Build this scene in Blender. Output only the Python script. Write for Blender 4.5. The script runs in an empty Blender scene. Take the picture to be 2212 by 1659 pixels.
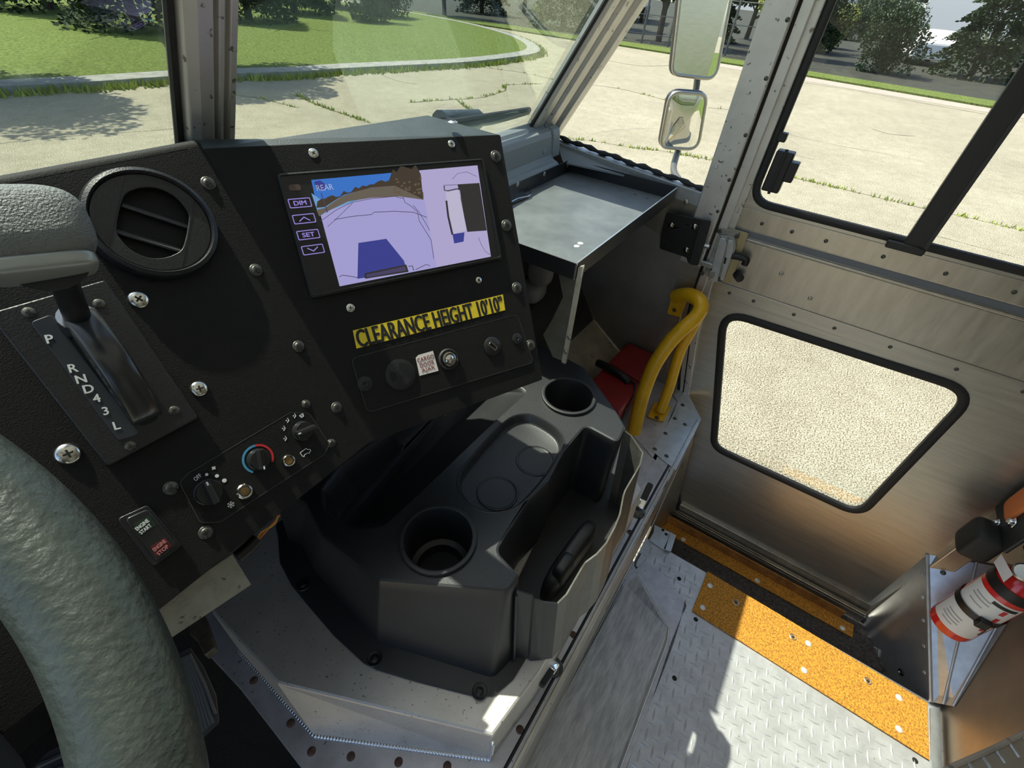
import bpy, bmesh, math, random
from mathutils import Vector as V, Matrix
random.seed(7)
S = bpy.context.scene
C = S.collection

# ------------------------------------------------------------------ camera (origin = the driver's eye, X right, Y forward, Z up, metres)
CR = V((0.55974833, -0.82598302, 0.06658716))
CD = V((-0.52174171, -0.41371662, -0.74607248))
CF = V((0.64379142, 0.38287153, -0.66252698))
FPX = 1000.0
cam = bpy.data.objects.new('camera', bpy.data.cameras.new('camera')); C.objects.link(cam)
cam.matrix_world = Matrix(((CR.x, -CD.x, -CF.x, 0), (CR.y, -CD.y, -CF.y, 0), (CR.z, -CD.z, -CF.z, 0), (0, 0, 0, 1)))
cam.data.sensor_width = 36; cam.data.lens = FPX / 2212 * 36; cam.data.clip_start = 0.01; cam.data.clip_end = 400
S.camera = cam

# ------------------------------------------------------------------ daylight
w = bpy.data.worlds.new('sky'); S.world = w; w.use_nodes = True
nt = w.node_tree; bg = nt.nodes['Background']
sk = nt.nodes.new('ShaderNodeTexSky'); sk.sky_type = 'NISHITA'; sk.sun_disc = False
sk.sun_elevation = math.radians(62); sk.sun_rotation = math.radians(1); sk.dust_density = 1.5
nt.links.new(sk.outputs[0], bg.inputs[0]); bg.inputs[1].default_value = 0.22
sl = bpy.data.lights.new('sun', 'SUN'); sl.energy = 6.0; sl.angle = math.radians(0.6); sl.color = (1.0, 0.95, 0.86)
so = bpy.data.objects.new('sun', sl); C.objects.link(so); so.location = (0, 0, 30)
so.rotation_euler = V((-0.05, -0.60, -1)).to_track_quat('-Z', 'Y').to_euler()
S.view_settings.view_transform = 'Standard'; S.view_settings.look = 'None'
S.view_settings.exposure = 0.42; S.view_settings.gamma = 1; S.view_settings.use_curve_mapping = False
S.cycles.use_denoising = True
S.cycles.max_bounces = 10; S.cycles.transparent_max_bounces = 24; S.cycles.sample_clamp_indirect = 6

# ------------------------------------------------------------------ materials
def mat(name, col, rough=.5, metal=0, noise=0, nscale=20, col2=None, bump=0, bscale=60, spec=.5, coat=0,
        stretch=None, spots=None, trans=0, emit=0, rvar=0, detail=6):
    m = bpy.data.materials.new(name); m.use_nodes = True; n = m.node_tree; N = n.nodes; L = n.links
    b = N['Principled BSDF']; b.inputs['Roughness'].default_value = rough; b.inputs['Metallic'].default_value = metal
    b.inputs['Specular IOR Level'].default_value = spec; b.inputs['Coat Weight'].default_value = coat
    b.inputs['Coat Roughness'].default_value = .15
    b.inputs['Base Color'].default_value = (*col, 1)
    if trans: b.inputs['Transmission Weight'].default_value = trans
    if emit:
        b.inputs['Emission Color'].default_value = (*col, 1); b.inputs['Emission Strength'].default_value = emit
    tc = N.new('ShaderNodeTexCoord'); co = tc.outputs['Object']
    if stretch:
        mp = N.new('ShaderNodeMapping'); mp.inputs['Scale'].default_value = stretch; L.new(co, mp.inputs[0]); co = mp.outputs[0]
    if noise or col2 or rvar:
        t = N.new('ShaderNodeTexNoise'); t.inputs['Scale'].default_value = nscale; t.inputs['Detail'].default_value = detail
        t.inputs['Roughness'].default_value = .62
        L.new(co, t.inputs['Vector'])
        r = N.new('ShaderNodeValToRGB'); c2 = col2 or tuple(c * (1 - noise) for c in col)
        r.color_ramp.elements[0].position = .36; r.color_ramp.elements[0].color = (*c2, 1)
        r.color_ramp.elements[1].position = .64; r.color_ramp.elements[1].color = (*col, 1)
        L.new(t.outputs[0], r.inputs[0]); last = r.outputs[0]
        if spots:
            sc, th, sc_col = spots
            v = N.new('ShaderNodeTexNoise'); v.inputs['Scale'].default_value = sc; v.inputs['Detail'].default_value = 3
            L.new(tc.outputs['Object'], v.inputs['Vector'])
            rr = N.new('ShaderNodeValToRGB'); rr.color_ramp.elements[0].position = th; rr.color_ramp.elements[0].color = (0, 0, 0, 1)
            rr.color_ramp.elements[1].position = th + .04; rr.color_ramp.elements[1].color = (1, 1, 1, 1)
            L.new(v.outputs[0], rr.inputs[0])
            mx = N.new('ShaderNodeMixRGB'); L.new(rr.outputs[0], mx.inputs[0]); L.new(last, mx.inputs[1]); mx.inputs[2].default_value = (*sc_col, 1)
            last = mx.outputs[0]
        if noise or col2: L.new(last, b.inputs['Base Color'])
        if rvar:
            mr = N.new('ShaderNodeMapRange'); mr.inputs[3].default_value = max(0, rough - rvar); mr.inputs[4].default_value = rough + rvar
            L.new(t.outputs[0], mr.inputs[0]); L.new(mr.outputs[0], b.inputs['Roughness'])
    if bump:
        t2 = N.new('ShaderNodeTexNoise'); t2.inputs['Scale'].default_value = bscale; t2.inputs['Detail'].default_value = 4
        L.new(co, t2.inputs['Vector']); bp = N.new('ShaderNodeBump'); bp.inputs['Strength'].default_value = bump
        bp.inputs['Distance'].default_value = .002; L.new(t2.outputs[0], bp.inputs['Height']); L.new(bp.outputs[0], b.inputs['Normal'])
    return m
def glow(name, col, s):
    m = bpy.data.materials.new(name); m.use_nodes = True; N = m.node_tree.nodes; N.clear()
    e = N.new('ShaderNodeEmission'); e.inputs[0].default_value = (*col, 1); e.inputs[1].default_value = s * .56
    o = N.new('ShaderNodeOutputMaterial'); m.node_tree.links.new(e.outputs[0], o.inputs[0]); return m
def glassmat(name, tint=(.96, .98, .96), refl=1.0, dirt=0.0):
    m = bpy.data.materials.new(name); m.use_nodes = True; N = m.node_tree.nodes; L = m.node_tree.links; N.clear()
    o = N.new('ShaderNodeOutputMaterial'); tr = N.new('ShaderNodeBsdfTransparent'); tr.inputs[0].default_value = (*tint, 1)
    g = N.new('ShaderNodeBsdfGlossy'); g.inputs['Roughness'].default_value = 0.0; g.inputs[0].default_value = (.95, 1, .95, 1)
    f = N.new('ShaderNodeFresnel'); f.inputs[0].default_value = 1.5
    mu = N.new('ShaderNodeMath'); mu.operation = 'MULTIPLY'; mu.inputs[1].default_value = refl; L.new(f.outputs[0], mu.inputs[0])
    mx = N.new('ShaderNodeMixShader'); L.new(mu.outputs[0], mx.inputs[0]); L.new(tr.outputs[0], mx.inputs[1]); L.new(g.outputs[0], mx.inputs[2])
    last = mx.outputs[0]
    if dirt:
        tc = N.new('ShaderNodeTexCoord'); t = N.new('ShaderNodeTexNoise'); t.inputs['Scale'].default_value = 9; t.inputs['Detail'].default_value = 8
        L.new(tc.outputs['Object'], t.inputs['Vector'])
        r = N.new('ShaderNodeMapRange'); r.inputs[1].default_value = .35; r.inputs[2].default_value = .8; r.inputs[4].default_value = dirt
        L.new(t.outputs[0], r.inputs[0])
        d = N.new('ShaderNodeBsdfDiffuse'); d.inputs[0].default_value = (.8, .8, .72, 1)
        m2 = N.new('ShaderNodeMixShader'); L.new(r.outputs[0], m2.inputs[0]); L.new(last, m2.inputs[1]); L.new(d.outputs[0], m2.inputs[2]); last = m2.outputs[0]
    L.new(last, o.inputs[0]); return m

M = {}
M['dash'] = mat('black_powdercoat', (.010, .009, .0078), .68, spec=.25, bump=.25, bscale=900, noise=.25, nscale=12)
M['dashtop'] = mat('black_powdercoat_paler', (.045, .06, .065), .5, bump=.2, bscale=900, noise=.3, nscale=25)  # paler and bluer than the panel faces
M['blackplastic'] = mat('black_plastic', (.011, .0115, .013), .40, bump=.18, bscale=700)
M['softblack'] = mat('dark_satin_plastic', (.009, .009, .009), .45)
M['void'] = mat('deep_black', (.004, .004, .004), .8)
M['console'] = mat('black_moulded_plastic', (.021, .022, .024), .45, spec=.55, bump=.12, bscale=450, noise=.25, nscale=9, rvar=.06)
M['knobgloss'] = mat('knob_plastic', (.016, .016, .017), .25)
M['rubber'] = mat('black_rubber', (.014, .013, .012), .6, bump=.3, bscale=300)
M['screwdark'] = mat('worn_black_screw', (.15, .145, .13), .42, metal=.7, noise=.75, nscale=400)
M['screwzinc'] = mat('zinc_screw', (.75, .74, .70), .22, metal=1)
M['recess'] = mat('screw_recess', (.01, .009, .008), .8)
M['alu'] = mat('mill_aluminium', (.53, .50, .43), .36, metal=.85, noise=.16, nscale=7, stretch=(1, 1, 12), bump=.1, bscale=160, rvar=.1)
M['alu_h'] = mat('brushed_aluminium', (.53, .49, .415), .34, metal=.85, noise=.2, nscale=5, stretch=(1, 10, 2), bump=.1, bscale=120, rvar=.12)
M['alupost'] = mat('anodised_extrusion', (.66, .64, .60), .42, metal=.7, noise=.15, nscale=14, spots=(90, .66, (.2, .18, .15)))
M['deck'] = mat('scuffed_aluminium_plate', (.60, .58, .60), .42, metal=.6, noise=.25, nscale=22, spots=(120, .68, (.2, .19, .18)), rvar=.08)
M['dog'] = mat('speckled_aluminium_cover', (.60, .57, .53), .45, metal=.55, noise=.12, nscale=18, spots=(230, .66, (.22, .18, .14)))
M['tread'] = mat('aluminium_tread_plate', (.66, .66, .67), .42, metal=.45, noise=.22, nscale=26, spots=(70, .70, (.34, .33, .32)))
M['slab'] = mat('scratched_aluminium_plate', (.58, .57, .55), .45, metal=.55, noise=.4, nscale=16, stretch=(1, 6, 1), rvar=.1)
M['weld'] = mat('weld_bead', (.75, .76, .78), .3, metal=.9)
M['galv'] = mat('galvanised_sheet', (.62, .65, .67), .36, metal=.7, noise=.18, nscale=30, bump=.15, bscale=20)
M['beige'] = mat('primed_steel', (.30, .28, .22), .55, metal=.3, noise=.25, nscale=60, spots=(180, .64, (.1, .09, .07)))
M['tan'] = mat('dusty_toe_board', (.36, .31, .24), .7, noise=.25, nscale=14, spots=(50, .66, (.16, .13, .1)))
M['bluegrey'] = mat('grey_moulded_trim', (.22, .25, .27), .45, bump=.1, bscale=300)
M['tray'] = mat('scuffed_black_tray', (.15, .165, .17), .45, noise=.35, nscale=11, spots=(140, .74, (.24, .26, .26)), rvar=.1)
M['trayrim'] = mat('black_tray_rim', (.02, .02, .021), .4)
M['edge'] = mat('bare_metal_edge', (.7, .7, .66), .3, metal=.9)
M['orange'] = mat('orange_grit_coating', (.78, .35, .035), .75, col2=(.30, .125, .015), nscale=210, bump=.9, bscale=420, detail=3)
M['grip'] = mat('black_grit_tread', (.10, .09, .085), .85, noise=.7, nscale=120, bump=.8, bscale=300)
M['yellow'] = mat('yellow_powdercoat', (.80, .44, .01), .35, noise=.15, nscale=30, bump=.1, bscale=350)
M['labelyel'] = mat('yellow_label', (.80, .60, .03), .45)
M['ink'] = mat('black_ink', (.012, .012, .012), .6)
M['white'] = mat('white_print', (.8, .8, .78), .5)
M['paper'] = mat('white_sticker', (.80, .74, .70), .5)
M['redink'] = mat('red_ink', (.25, .05, .04), .6)
M['redprint'] = mat('red_print', (.60, .03, .04), .4)
M['blueprint'] = mat('blue_print', (.07, .30, .50), .4)
M['redplastic'] = mat('red_plastic', (.30, .018, .02), .45, noise=.2, nscale=30, bump=.1, bscale=300)
M['redpaint'] = mat('red_gloss_paint', (.70, .02, .015), .18, coat=.6)
M['wheel'] = mat('worn_vinyl_wheel_rim', (.040, .050, .044), .42, noise=.25, nscale=60, bump=.35, bscale=300, spec=.6)
M['leather'] = mat('grey_grained_grip', (.17, .18, .175), .45, bump=.8, bscale=800)
M['silverplastic'] = mat('silver_plastic', (.34, .36, .34), .35, metal=.4)
M['chrome'] = mat('chrome', (.8, .8, .8), .08, metal=1)
M['mirror'] = mat('mirror_glass', (.92, .94, .92), .0, metal=1)
M['amber'] = mat('amber_lens', (.20, .12, .04), .25)
M['bezel'] = mat('steel_bezel', (.45, .42, .38), .2, metal=1)
M['zincgold'] = mat('yellow_zinc_plate', (.45, .38, .22), .4, metal=.7)
M['carpet'] = mat('black_carpet', (.010, .010, .010), .95, noise=.7, nscale=300, bump=1, bscale=400)
M['softblue'] = mat('dark_gate_strip', (.020, .024, .032), .4)
M['guard'] = mat('glossy_black_guard', (.03, .03, .03), .22, spec=.7)
M['chromedark'] = mat('dark_chrome', (.35, .35, .35), .15, metal=1)
M['pinkprint'] = mat('pink_print', (.55, .22, .22), .5)
M['orangewire'] = mat('orange_wire', (.75, .22, .05), .4)
M['redwire'] = mat('red_wire', (.45, .06, .03), .4)
M['yellowwire'] = mat('yellow_wire', (.75, .50, .10), .4)
M['binshell'] = mat('lit_bin_shell', (.10, .095, .08), .42, noise=.3, nscale=40, bump=.2, bscale=200)  # lit outer face of the bin, tan brightness put into the colour
M['support'] = mat('dull_steel_support', (.30, .29, .25), .45, metal=.7, noise=.25, nscale=30)
M['edgelit'] = mat('lit_edge_tone', (.62, .58, .46), .5, noise=.2, nscale=60)  # light catching the support's edge, put into its colour
M['scroll'] = mat('grey_blower_plastic', (.16, .15, .14), .5)
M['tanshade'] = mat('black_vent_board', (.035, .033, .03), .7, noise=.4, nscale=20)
M['shroud'] = mat('dark_shroud_plastic', (.035, .037, .036), .45)
M['pedal'] = mat('black_pedal_rubber', (.03, .032, .035), .55)
M['pedalrib'] = mat('worn_pedal_rib', (.10, .11, .115), .5)
M['brownsteel'] = mat('brown_stained_steel', (.22, .18, .13), .5, metal=.6, noise=.4, nscale=50)
M['labelwhite'] = mat('white_paper_label', (.78, .76, .72), .45)
M['greyprint'] = mat('grey_print', (.35, .35, .35), .5)
M['cyanplastic'] = mat('cyan_plastic_seal', (.03, .45, .55), .4)
M['orangebelt'] = mat('orange_belt', (.75, .20, .05), .6)
M['wiper'] = mat('wiper_black', (.03, .035, .037), .4)
M['mirrorback'] = mat('mirror_housing_black', (.03, .03, .03), .4)
M['armtube'] = mat('black_arm_tube', (.10, .10, .095), .4)
M['scratch'] = mat('pale_scratch', (.55, .53, .48), .5, metal=.3)
M['louver'] = mat('grey_louver_plastic', (.06, .06, .06), .35)  # lighter grey of the louvers and plate outlines
M['alubrown'] = mat('warm_dull_aluminium', (.46, .37, .27), .45, metal=.7, noise=.2, nscale=5)
M['rusty'] = mat('rusty_bolt', (.16, .09, .06), .7, metal=.4, noise=.5, nscale=200)
M['white_rivet'] = mat('white_rivet_head', (.78, .77, .74), .4, metal=.3)
M['orangeb'] = mat('shaded_orange_coating', (.50, .22, .05), .7, noise=.45, nscale=40, bump=.5, bscale=300)  # upright leg of the orange angle, its shade put into the colour
M['softalu'] = mat('grey_channel', (.16, .17, .19), .5, metal=.5)
M['castgrey'] = mat('cast_zinc', (.42, .42, .38), .38, metal=.7, noise=.35, nscale=40)
M['aludark'] = mat('dull_aluminium_panel', (.34, .32, .29), .5, metal=.6, noise=.2, nscale=10)
M['bluegrey2'] = mat('painted_belt_rail', (.40, .41, .41), .4, metal=.4, noise=.2, nscale=30)
M['galvwarp'] = mat('rippled_galvanised_sheet', (.58, .62, .66), .30, metal=.85, noise=.15, nscale=20, bump=1.0, bscale=7)
M['roof'] = mat('white_roof_panel', (.85, .85, .80), .6)
rb = M['roof'].node_tree; tl = rb.nodes.new('ShaderNodeBsdfTranslucent'); tl.inputs[0].default_value = (.85, .86, .80, 1)
mxr = rb.nodes.new('ShaderNodeMixShader'); mxr.inputs[0].default_value = .22
rb.links.new(rb.nodes['Principled BSDF'].outputs[0], mxr.inputs[1]); rb.links.new(tl.outputs[0], mxr.inputs[2])
rb.links.new(mxr.outputs[0], rb.nodes['Material Output'].inputs[0])
M['glass'] = glassmat('windshield_glass', (.90, .94, .90), .32, 0)
M['glassclear'] = glassmat('side_glass', (.97, .985, .965), .35)
M['glassdoor'] = glassmat('door_window_glass', (.95, .96, .94), .35, 0)

# ------------------------------------------------------------------ helpers
def ray(px, py): return CR * (px - 1106) + CD * (py - 829.5) + CF * FPX
class Pl:
    "a real plane of the place with its own axes: n.p = d, x along it, y = n cross x"
    def __init__(s, n, d, x):
        s.n = V(n); s.d = d / s.n.length; s.n = s.n.normalized()
        x = V(x); s.x = (x - s.n * x.dot(s.n)).normalized(); s.y = s.n.cross(s.x); s.o = s.n * s.d
    def at(s, px, py): r = ray(px, py); return r * (s.d / s.n.dot(r))
    def uv(s, px, py): p = s.at(px, py) - s.o; return V((p.dot(s.x), p.dot(s.y)))
    def w(s, u, v, h=0): return s.o + s.x * u + s.y * v + s.n * h
    def M(s, o=None, rot=0, h=0):
        "matrix with origin o (world point), local z = plane normal"
        o = s.o if o is None else o
        c, si = math.cos(rot), math.sin(rot); x = s.x * c + s.y * si; y = s.n.cross(x); o = o + s.n * h
        return Matrix(((x.x, y.x, s.n.x, o.x), (x.y, y.y, s.n.y, o.y), (x.z, y.z, s.n.z, o.z), (0, 0, 0, 1)))
def ZP(z): return Pl((0, 0, 1), z, (1, 0, 0))
def XP(x): return Pl((-1, 0, 0), -x, (0, -1, 0))      # faces the cab, local x runs rearward, y up
def YP(y): return Pl((0, -1, 0), -y, (1, 0, 0))       # faces the rear, local x right, y up
def YF(y): return Pl((0, 1, 0), y, (-1, 0, 0))        # faces forward

def link(o, parent=None):
    C.objects.link(o)
    if parent is not None:
        o.parent = parent
        pm = parent.matrix_world if parent.parent is None else parent['_wm_'] if '_wm_' in parent else parent.matrix_world
        o.matrix_parent_inverse = Matrix(pm).inverted() if parent.parent is None else Matrix.Identity(4)
    return o
def obj(name, me, m=None, parent=None, smooth=False, bevel=0, seg=2, M0=None):
    "geometry in world coordinates (or in M0's frame); the object's origin is moved onto its own geometry"
    if M0 is not None: me.transform(M0)
    if len(me.vertices):
        c = sum((v.co for v in me.vertices), V()) / len(me.vertices)
        zmin = min(v.co.z for v in me.vertices); c.z = zmin
        me.transform(Matrix.Translation(-c))
    else: c = V()
    o = bpy.data.objects.new(name, me); C.objects.link(o)
    if m is not None: me.materials.append(M[m] if isinstance(m, str) else m)
    wp = WP.get(parent.name, V()) if parent is not None else V()
    if parent is not None: o.parent = parent
    o.location = c - wp; WP[o.name] = c.copy()
    if smooth:
        for p in me.polygons: p.use_smooth = True
        if smooth != 2:
            try: me.set_sharp_from_angle(angle=math.radians(40))
            except Exception: pass
    if bevel:
        b = o.modifiers.new('bevel', 'BEVEL'); b.width = bevel; b.segments = seg; b.limit_method = 'ANGLE'; b.angle_limit = math.radians(35)
        b.harden_normals = False
    return o
WP = {}
def tag(o, label=None, cat=None, group=None, kind=None):
    if label: o['label'] = label
    if cat: o['category'] = cat
    if group: o['group'] = group
    if kind: o['kind'] = kind
    return o
def thing(name, loc, label, cat, group=None, kind=None):
    o = bpy.data.objects.new(name, None); C.objects.link(o); o.location = loc; o.empty_display_size = .02
    WP[o.name] = V(loc); return tag(o, label, cat, group, kind)
def struct(o): o['kind'] = 'structure'; return o
def mesh(vs, fs):
    me = bpy.data.meshes.new('m'); me.from_pydata([tuple(v) for v in vs], [], fs); me.update()
    bm = bmesh.new(); bm.from_mesh(me); bmesh.ops.recalc_face_normals(bm, faces=bm.faces); bm.to_mesh(me); bm.free(); return me
def prism(pts, off):
    "closed polygon (world points) extruded by a vector"
    n = len(pts); off = V(off); vs = [V(p) for p in pts] + [V(p) + off for p in pts]
    return mesh(vs, [list(range(n))[::-1], list(range(n, 2 * n))] + [[i, (i + 1) % n, n + (i + 1) % n, n + i] for i in range(n)])
def box(a, b):
    a, b = V(a), V(b)
    return prism([(a.x, a.y, a.z), (b.x, a.y, a.z), (b.x, b.y, a.z), (a.x, b.y, a.z)], (0, 0, b.z - a.z))
def join(ms):
    bm = bmesh.new()
    for m in ms: bm.from_mesh(m)
    me = bpy.data.meshes.new('m'); bm.to_mesh(me); bm.free(); return me
def rnd(pts, r, seg=5):
    "round the corners of a 2D polygon; r a number or a list"
    out = []; n = len(pts)
    for i in range(n):
        p, a, b = V(pts[i]), V(pts[i - 1]), V(pts[(i + 1) % n]); rr = r[i] if isinstance(r, (list, tuple)) else r
        u, v = (a - p), (b - p); lu, lv = u.length, v.length
        if rr <= 0 or lu < 1e-9 or lv < 1e-9: out.append(p); continue
        u /= lu; v /= lv; ang = math.acos(max(-1, min(1, u.dot(v)))); t = rr / max(math.tan(ang / 2), 1e-3); t = min(t, lu * .48, lv * .48)
        if ang > 3.1: out.append(p); continue
        p0, p1 = p + u * t, p + v * t
        for k in range(seg + 1):
            s = k / seg; out.append(p0 * (1 - s) ** 2 + p * 2 * s * (1 - s) + p1 * s * s)
    return out
def circ(c, r, n=32, ry=None, rot=0):
    ry = r if ry is None else ry
    return [V((c[0] + math.cos(a) * r * math.cos(rot) - math.sin(a) * ry * math.sin(rot), c[1] + math.cos(a) * r * math.sin(rot) + math.sin(a) * ry * math.cos(rot))) for a in [2 * math.pi * k / n for k in range(n)]]
def sheetmesh(loops, t, bev=0, z=0):
    "flat sheet with holes from 2D loops; lies between z and z + t"
    cu = bpy.data.curves.new('c', 'CURVE'); cu.dimensions = '2D'; cu.fill_mode = 'BOTH'; cu.extrude = max(t / 2 - bev, 0); cu.bevel_depth = bev; cu.bevel_resolution = 1; cu.offset = -bev
    for lp in loops:
        sp = cu.splines.new('POLY'); sp.points.add(len(lp) - 1); sp.use_cyclic_u = True
        for i, p in enumerate(lp): sp.points[i].co = (p[0], p[1], 0, 1)
    o = bpy.data.objects.new('c', cu); C.objects.link(o); bpy.context.view_layer.update()
    me = bpy.data.meshes.new_from_object(o.evaluated_get(bpy.context.evaluated_depsgraph_get()))
    bpy.data.objects.remove(o); bpy.data.curves.remove(cu)
    me.transform(Matrix.Translation((0, 0, z + t / 2)))
    bm = bmesh.new(); bm.from_mesh(me); bmesh.ops.remove_doubles(bm, verts=bm.verts, dist=1e-6); bm.to_mesh(me); bm.free()
    me.materials.clear(); return me
def pxs(pl, pts): return [pl.uv(*p) for p in pts]
def sheet(name, pl, loops, t, m, parent=None, h=0, px=True, r=0, bev=0, smooth=False):
    "sheet on a plane; loops are given on the plane (seen points if px) ; h = height above the plane"
    if px: loops = [pxs(pl, l) for l in loops]
    if r: loops = [rnd(l, r) for l in loops]
    return obj(name, sheetmesh(loops, t, bev, h), m, parent, smooth=smooth, M0=pl.M())
def textmesh(s, wd, ht, t=.0003, off=0, align='CENTER'):
    bold = off; off = 0
    cu = bpy.data.curves.new('t', 'FONT'); cu.body = s; cu.align_x = align; cu.extrude = .01; cu.offset = off; cu.size = 1; cu.resolution_u = 3; cu.space_line = .95
    o = bpy.data.objects.new('t', cu); C.objects.link(o); bpy.context.view_layer.update()
    me = bpy.data.meshes.new_from_object(o.evaluated_get(bpy.context.evaluated_depsgraph_get()))
    bpy.data.objects.remove(o); bpy.data.curves.remove(cu)
    xs = [v.co.x for v in me.vertices]; ys = [v.co.y for v in me.vertices]
    sx = wd / (max(xs) - min(xs)) if wd else ht / (max(ys) - min(ys)); sy = ht / (max(ys) - min(ys)) if ht else sx
    cx, cy = (max(xs) + min(xs)) / 2, (max(ys) + min(ys)) / 2
    for v in me.vertices: v.co = ((v.co.x - cx) * sx, (v.co.y - cy) * sy, t if v.co.z > 0 else 0)
    if bold:
        e = bold * (ht or wd * .3); ms = []
        for k, (dx, dy) in enumerate(((-1, 0), (1, 0), (0, .6), (0, -.6))):
            c = me.copy(); c.transform(Matrix.Translation((dx * e, dy * e, k * t * .02))); ms.append(c)
        me = join(ms)
    return me
def text(name, s, pl, c, wd, ht, m, parent, rot=0, h=.0002, off=0, t=.0002):
    if isinstance(c[0], (tuple, list)): p0 = (pl.at(*c[0]) + pl.at(*c[1])) / 2; return obj(name, textmesh(s, wd, ht, t, off), m, parent, M0=pl.M(p0, rot, h))
    return obj(name, textmesh(s, wd, ht, t, off), m, parent, M0=pl.M(pl.at(*c), rot, h))
def angle(pl, a, b):
    p, q = pl.uv(*a), pl.uv(*b); return math.atan2(q.y - p.y, q.x - p.x)
def dist(pl, a, b): return (pl.at(*a) - pl.at(*b)).length
def lathe(prof, n=32, closed=False):
    "profile of (r, z) about local z"
    vs = []; fs = []
    for r, z in prof:
        for k in range(n): a = 2 * math.pi * k / n; vs.append((r * math.cos(a), r * math.sin(a), z))
    for i in range(len(prof) - 1):
        for k in range(n): fs.append([i * n + k, i * n + (k + 1) % n, (i + 1) * n + (k + 1) % n, (i + 1) * n + k])
    if prof[0][0] > 1e-6: fs.append(list(range(n))[::-1])
    if prof[-1][0] > 1e-6: fs.append([(len(prof) - 1) * n + k for k in range(n)])
    me = mesh(vs, fs); bm = bmesh.new(); bm.from_mesh(me); bmesh.ops.remove_doubles(bm, verts=bm.verts, dist=1e-7); bm.to_mesh(me); bm.free(); return me
def openlathe(prof, n=40):
    vs = []; fs = []
    for r, z in prof:
        for k in range(n): a = 2 * math.pi * k / n; vs.append((r * math.cos(a), r * math.sin(a), z))
    for i in range(len(prof) - 1):
        for k in range(n): fs.append([i * n + k, i * n + (k + 1) % n, (i + 1) * n + (k + 1) % n, (i + 1) * n + k])
    return mesh(vs, fs)
def along(a, b):
    "matrix at a, local z towards b"
    a, b = V(a), V(b); q = (b - a).to_track_quat('Z', 'Y').to_matrix().to_4x4(); return Matrix.Translation(a) @ q
def cyl(a, b, r, r2=None, n=24):
    me = lathe([(r, 0), (r if r2 is None else r2, (V(b) - V(a)).length)], n); me.transform(along(a, b)); return me
def smoothpath(pts, sub=8, closed=False):
    P = [V(p) for p in pts]; n = len(P); out = []
    for i in range(n if closed else n - 1):
        p0 = P[(i - 1) % n] if closed or i > 0 else P[0]; p1 = P[i]; p2 = P[(i + 1) % n]; p3 = P[(i + 2) % n] if closed or i + 2 < n else P[-1]
        for k in range(sub):
            t = k / sub; out.append(.5 * ((2 * p1) + (p2 - p0) * t + (2 * p0 - 5 * p1 + 4 * p2 - p3) * t * t + (3 * p1 - p0 - 3 * p2 + p3) * t ** 3))
    if not closed: out.append(P[-1])
    return out
def tube(path, r, n=16, closed=False, prof=None, up=None):
    "sweep a circle (or a 2D profile) along a path; r number or function(i, t)"
    P = [V(p) for p in path]; N = len(P); vs = []; fs = []; ref = V(up) if up else None; prev = None
    for i in range(N):
        if closed: t = (P[(i + 1) % N] - P[i - 1]).normalized()
        else: t = (P[min(i + 1, N - 1)] - P[max(i - 1, 0)]).normalized()
        if ref is not None: s = t.cross(ref).normalized(); u = s.cross(t)
        else:
            if prev is None: prev = t.orthogonal().normalized()
            u = (prev - t * prev.dot(t)).normalized(); prev = u; s = t.cross(u)
        rr = r(i, i / max(N - 1, 1)) if callable(r) else r
        if prof: vs += [P[i] + s * a * rr + u * b * rr for a, b in prof]
        else: vs += [P[i] + s * rr * math.cos(2 * math.pi * k / n) + u * rr * math.sin(2 * math.pi * k / n) for k in range(n)]
    n = len(prof) if prof else n
    for i in range(N if closed else N - 1):
        j = (i + 1) % N
        for k in range(n): fs.append([i * n + k, i * n + (k + 1) % n, j * n + (k + 1) % n, j * n + k])
    if not closed: fs += [list(range(n))[::-1], [(N - 1) * n + k for k in range(n)]]
    return mesh(vs, fs)
def loft(rings, cap0=False, cap1=False):
    n = len(rings[0]); vs = [p for r in rings for p in r]; fs = []
    for i in range(len(rings) - 1):
        for k in range(n): fs.append([i * n + k, i * n + (k + 1) % n, (i + 1) * n + (k + 1) % n, (i + 1) * n + k])
    if cap0: fs.append(list(range(n))[::-1])
    if cap1: fs.append([(len(rings) - 1) * n + k for k in range(n)])
    return mesh(vs, fs)
def inset(lp, d):
    "offset a closed 2D loop inward (ccw) by d"
    n = len(lp); A = sum(lp[i][0] * lp[(i + 1) % n][1] - lp[(i + 1) % n][0] * lp[i][1] for i in range(n)); sg = 1 if A > 0 else -1; out = []
    for i in range(n):
        a, p, b = V(lp[i - 1]), V(lp[i]), V(lp[(i + 1) % n]); e1 = (p - a); e2 = (b - p)
        if e1.length < 1e-9: e1 = e2
        if e2.length < 1e-9: e2 = e1
        e1 = e1.normalized(); e2 = e2.normalized(); n1 = V((-e1.y, e1.x)); n2 = V((-e2.y, e2.x)); m = (n1 + n2)
        m = m.normalized() if m.length > 1e-6 else n1; out.append(p + m * (sg * d / max(m.dot(n1), .5)))
    return out
def up3(lp, z): return [V((p[0], p[1], z)) for p in lp]
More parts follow.
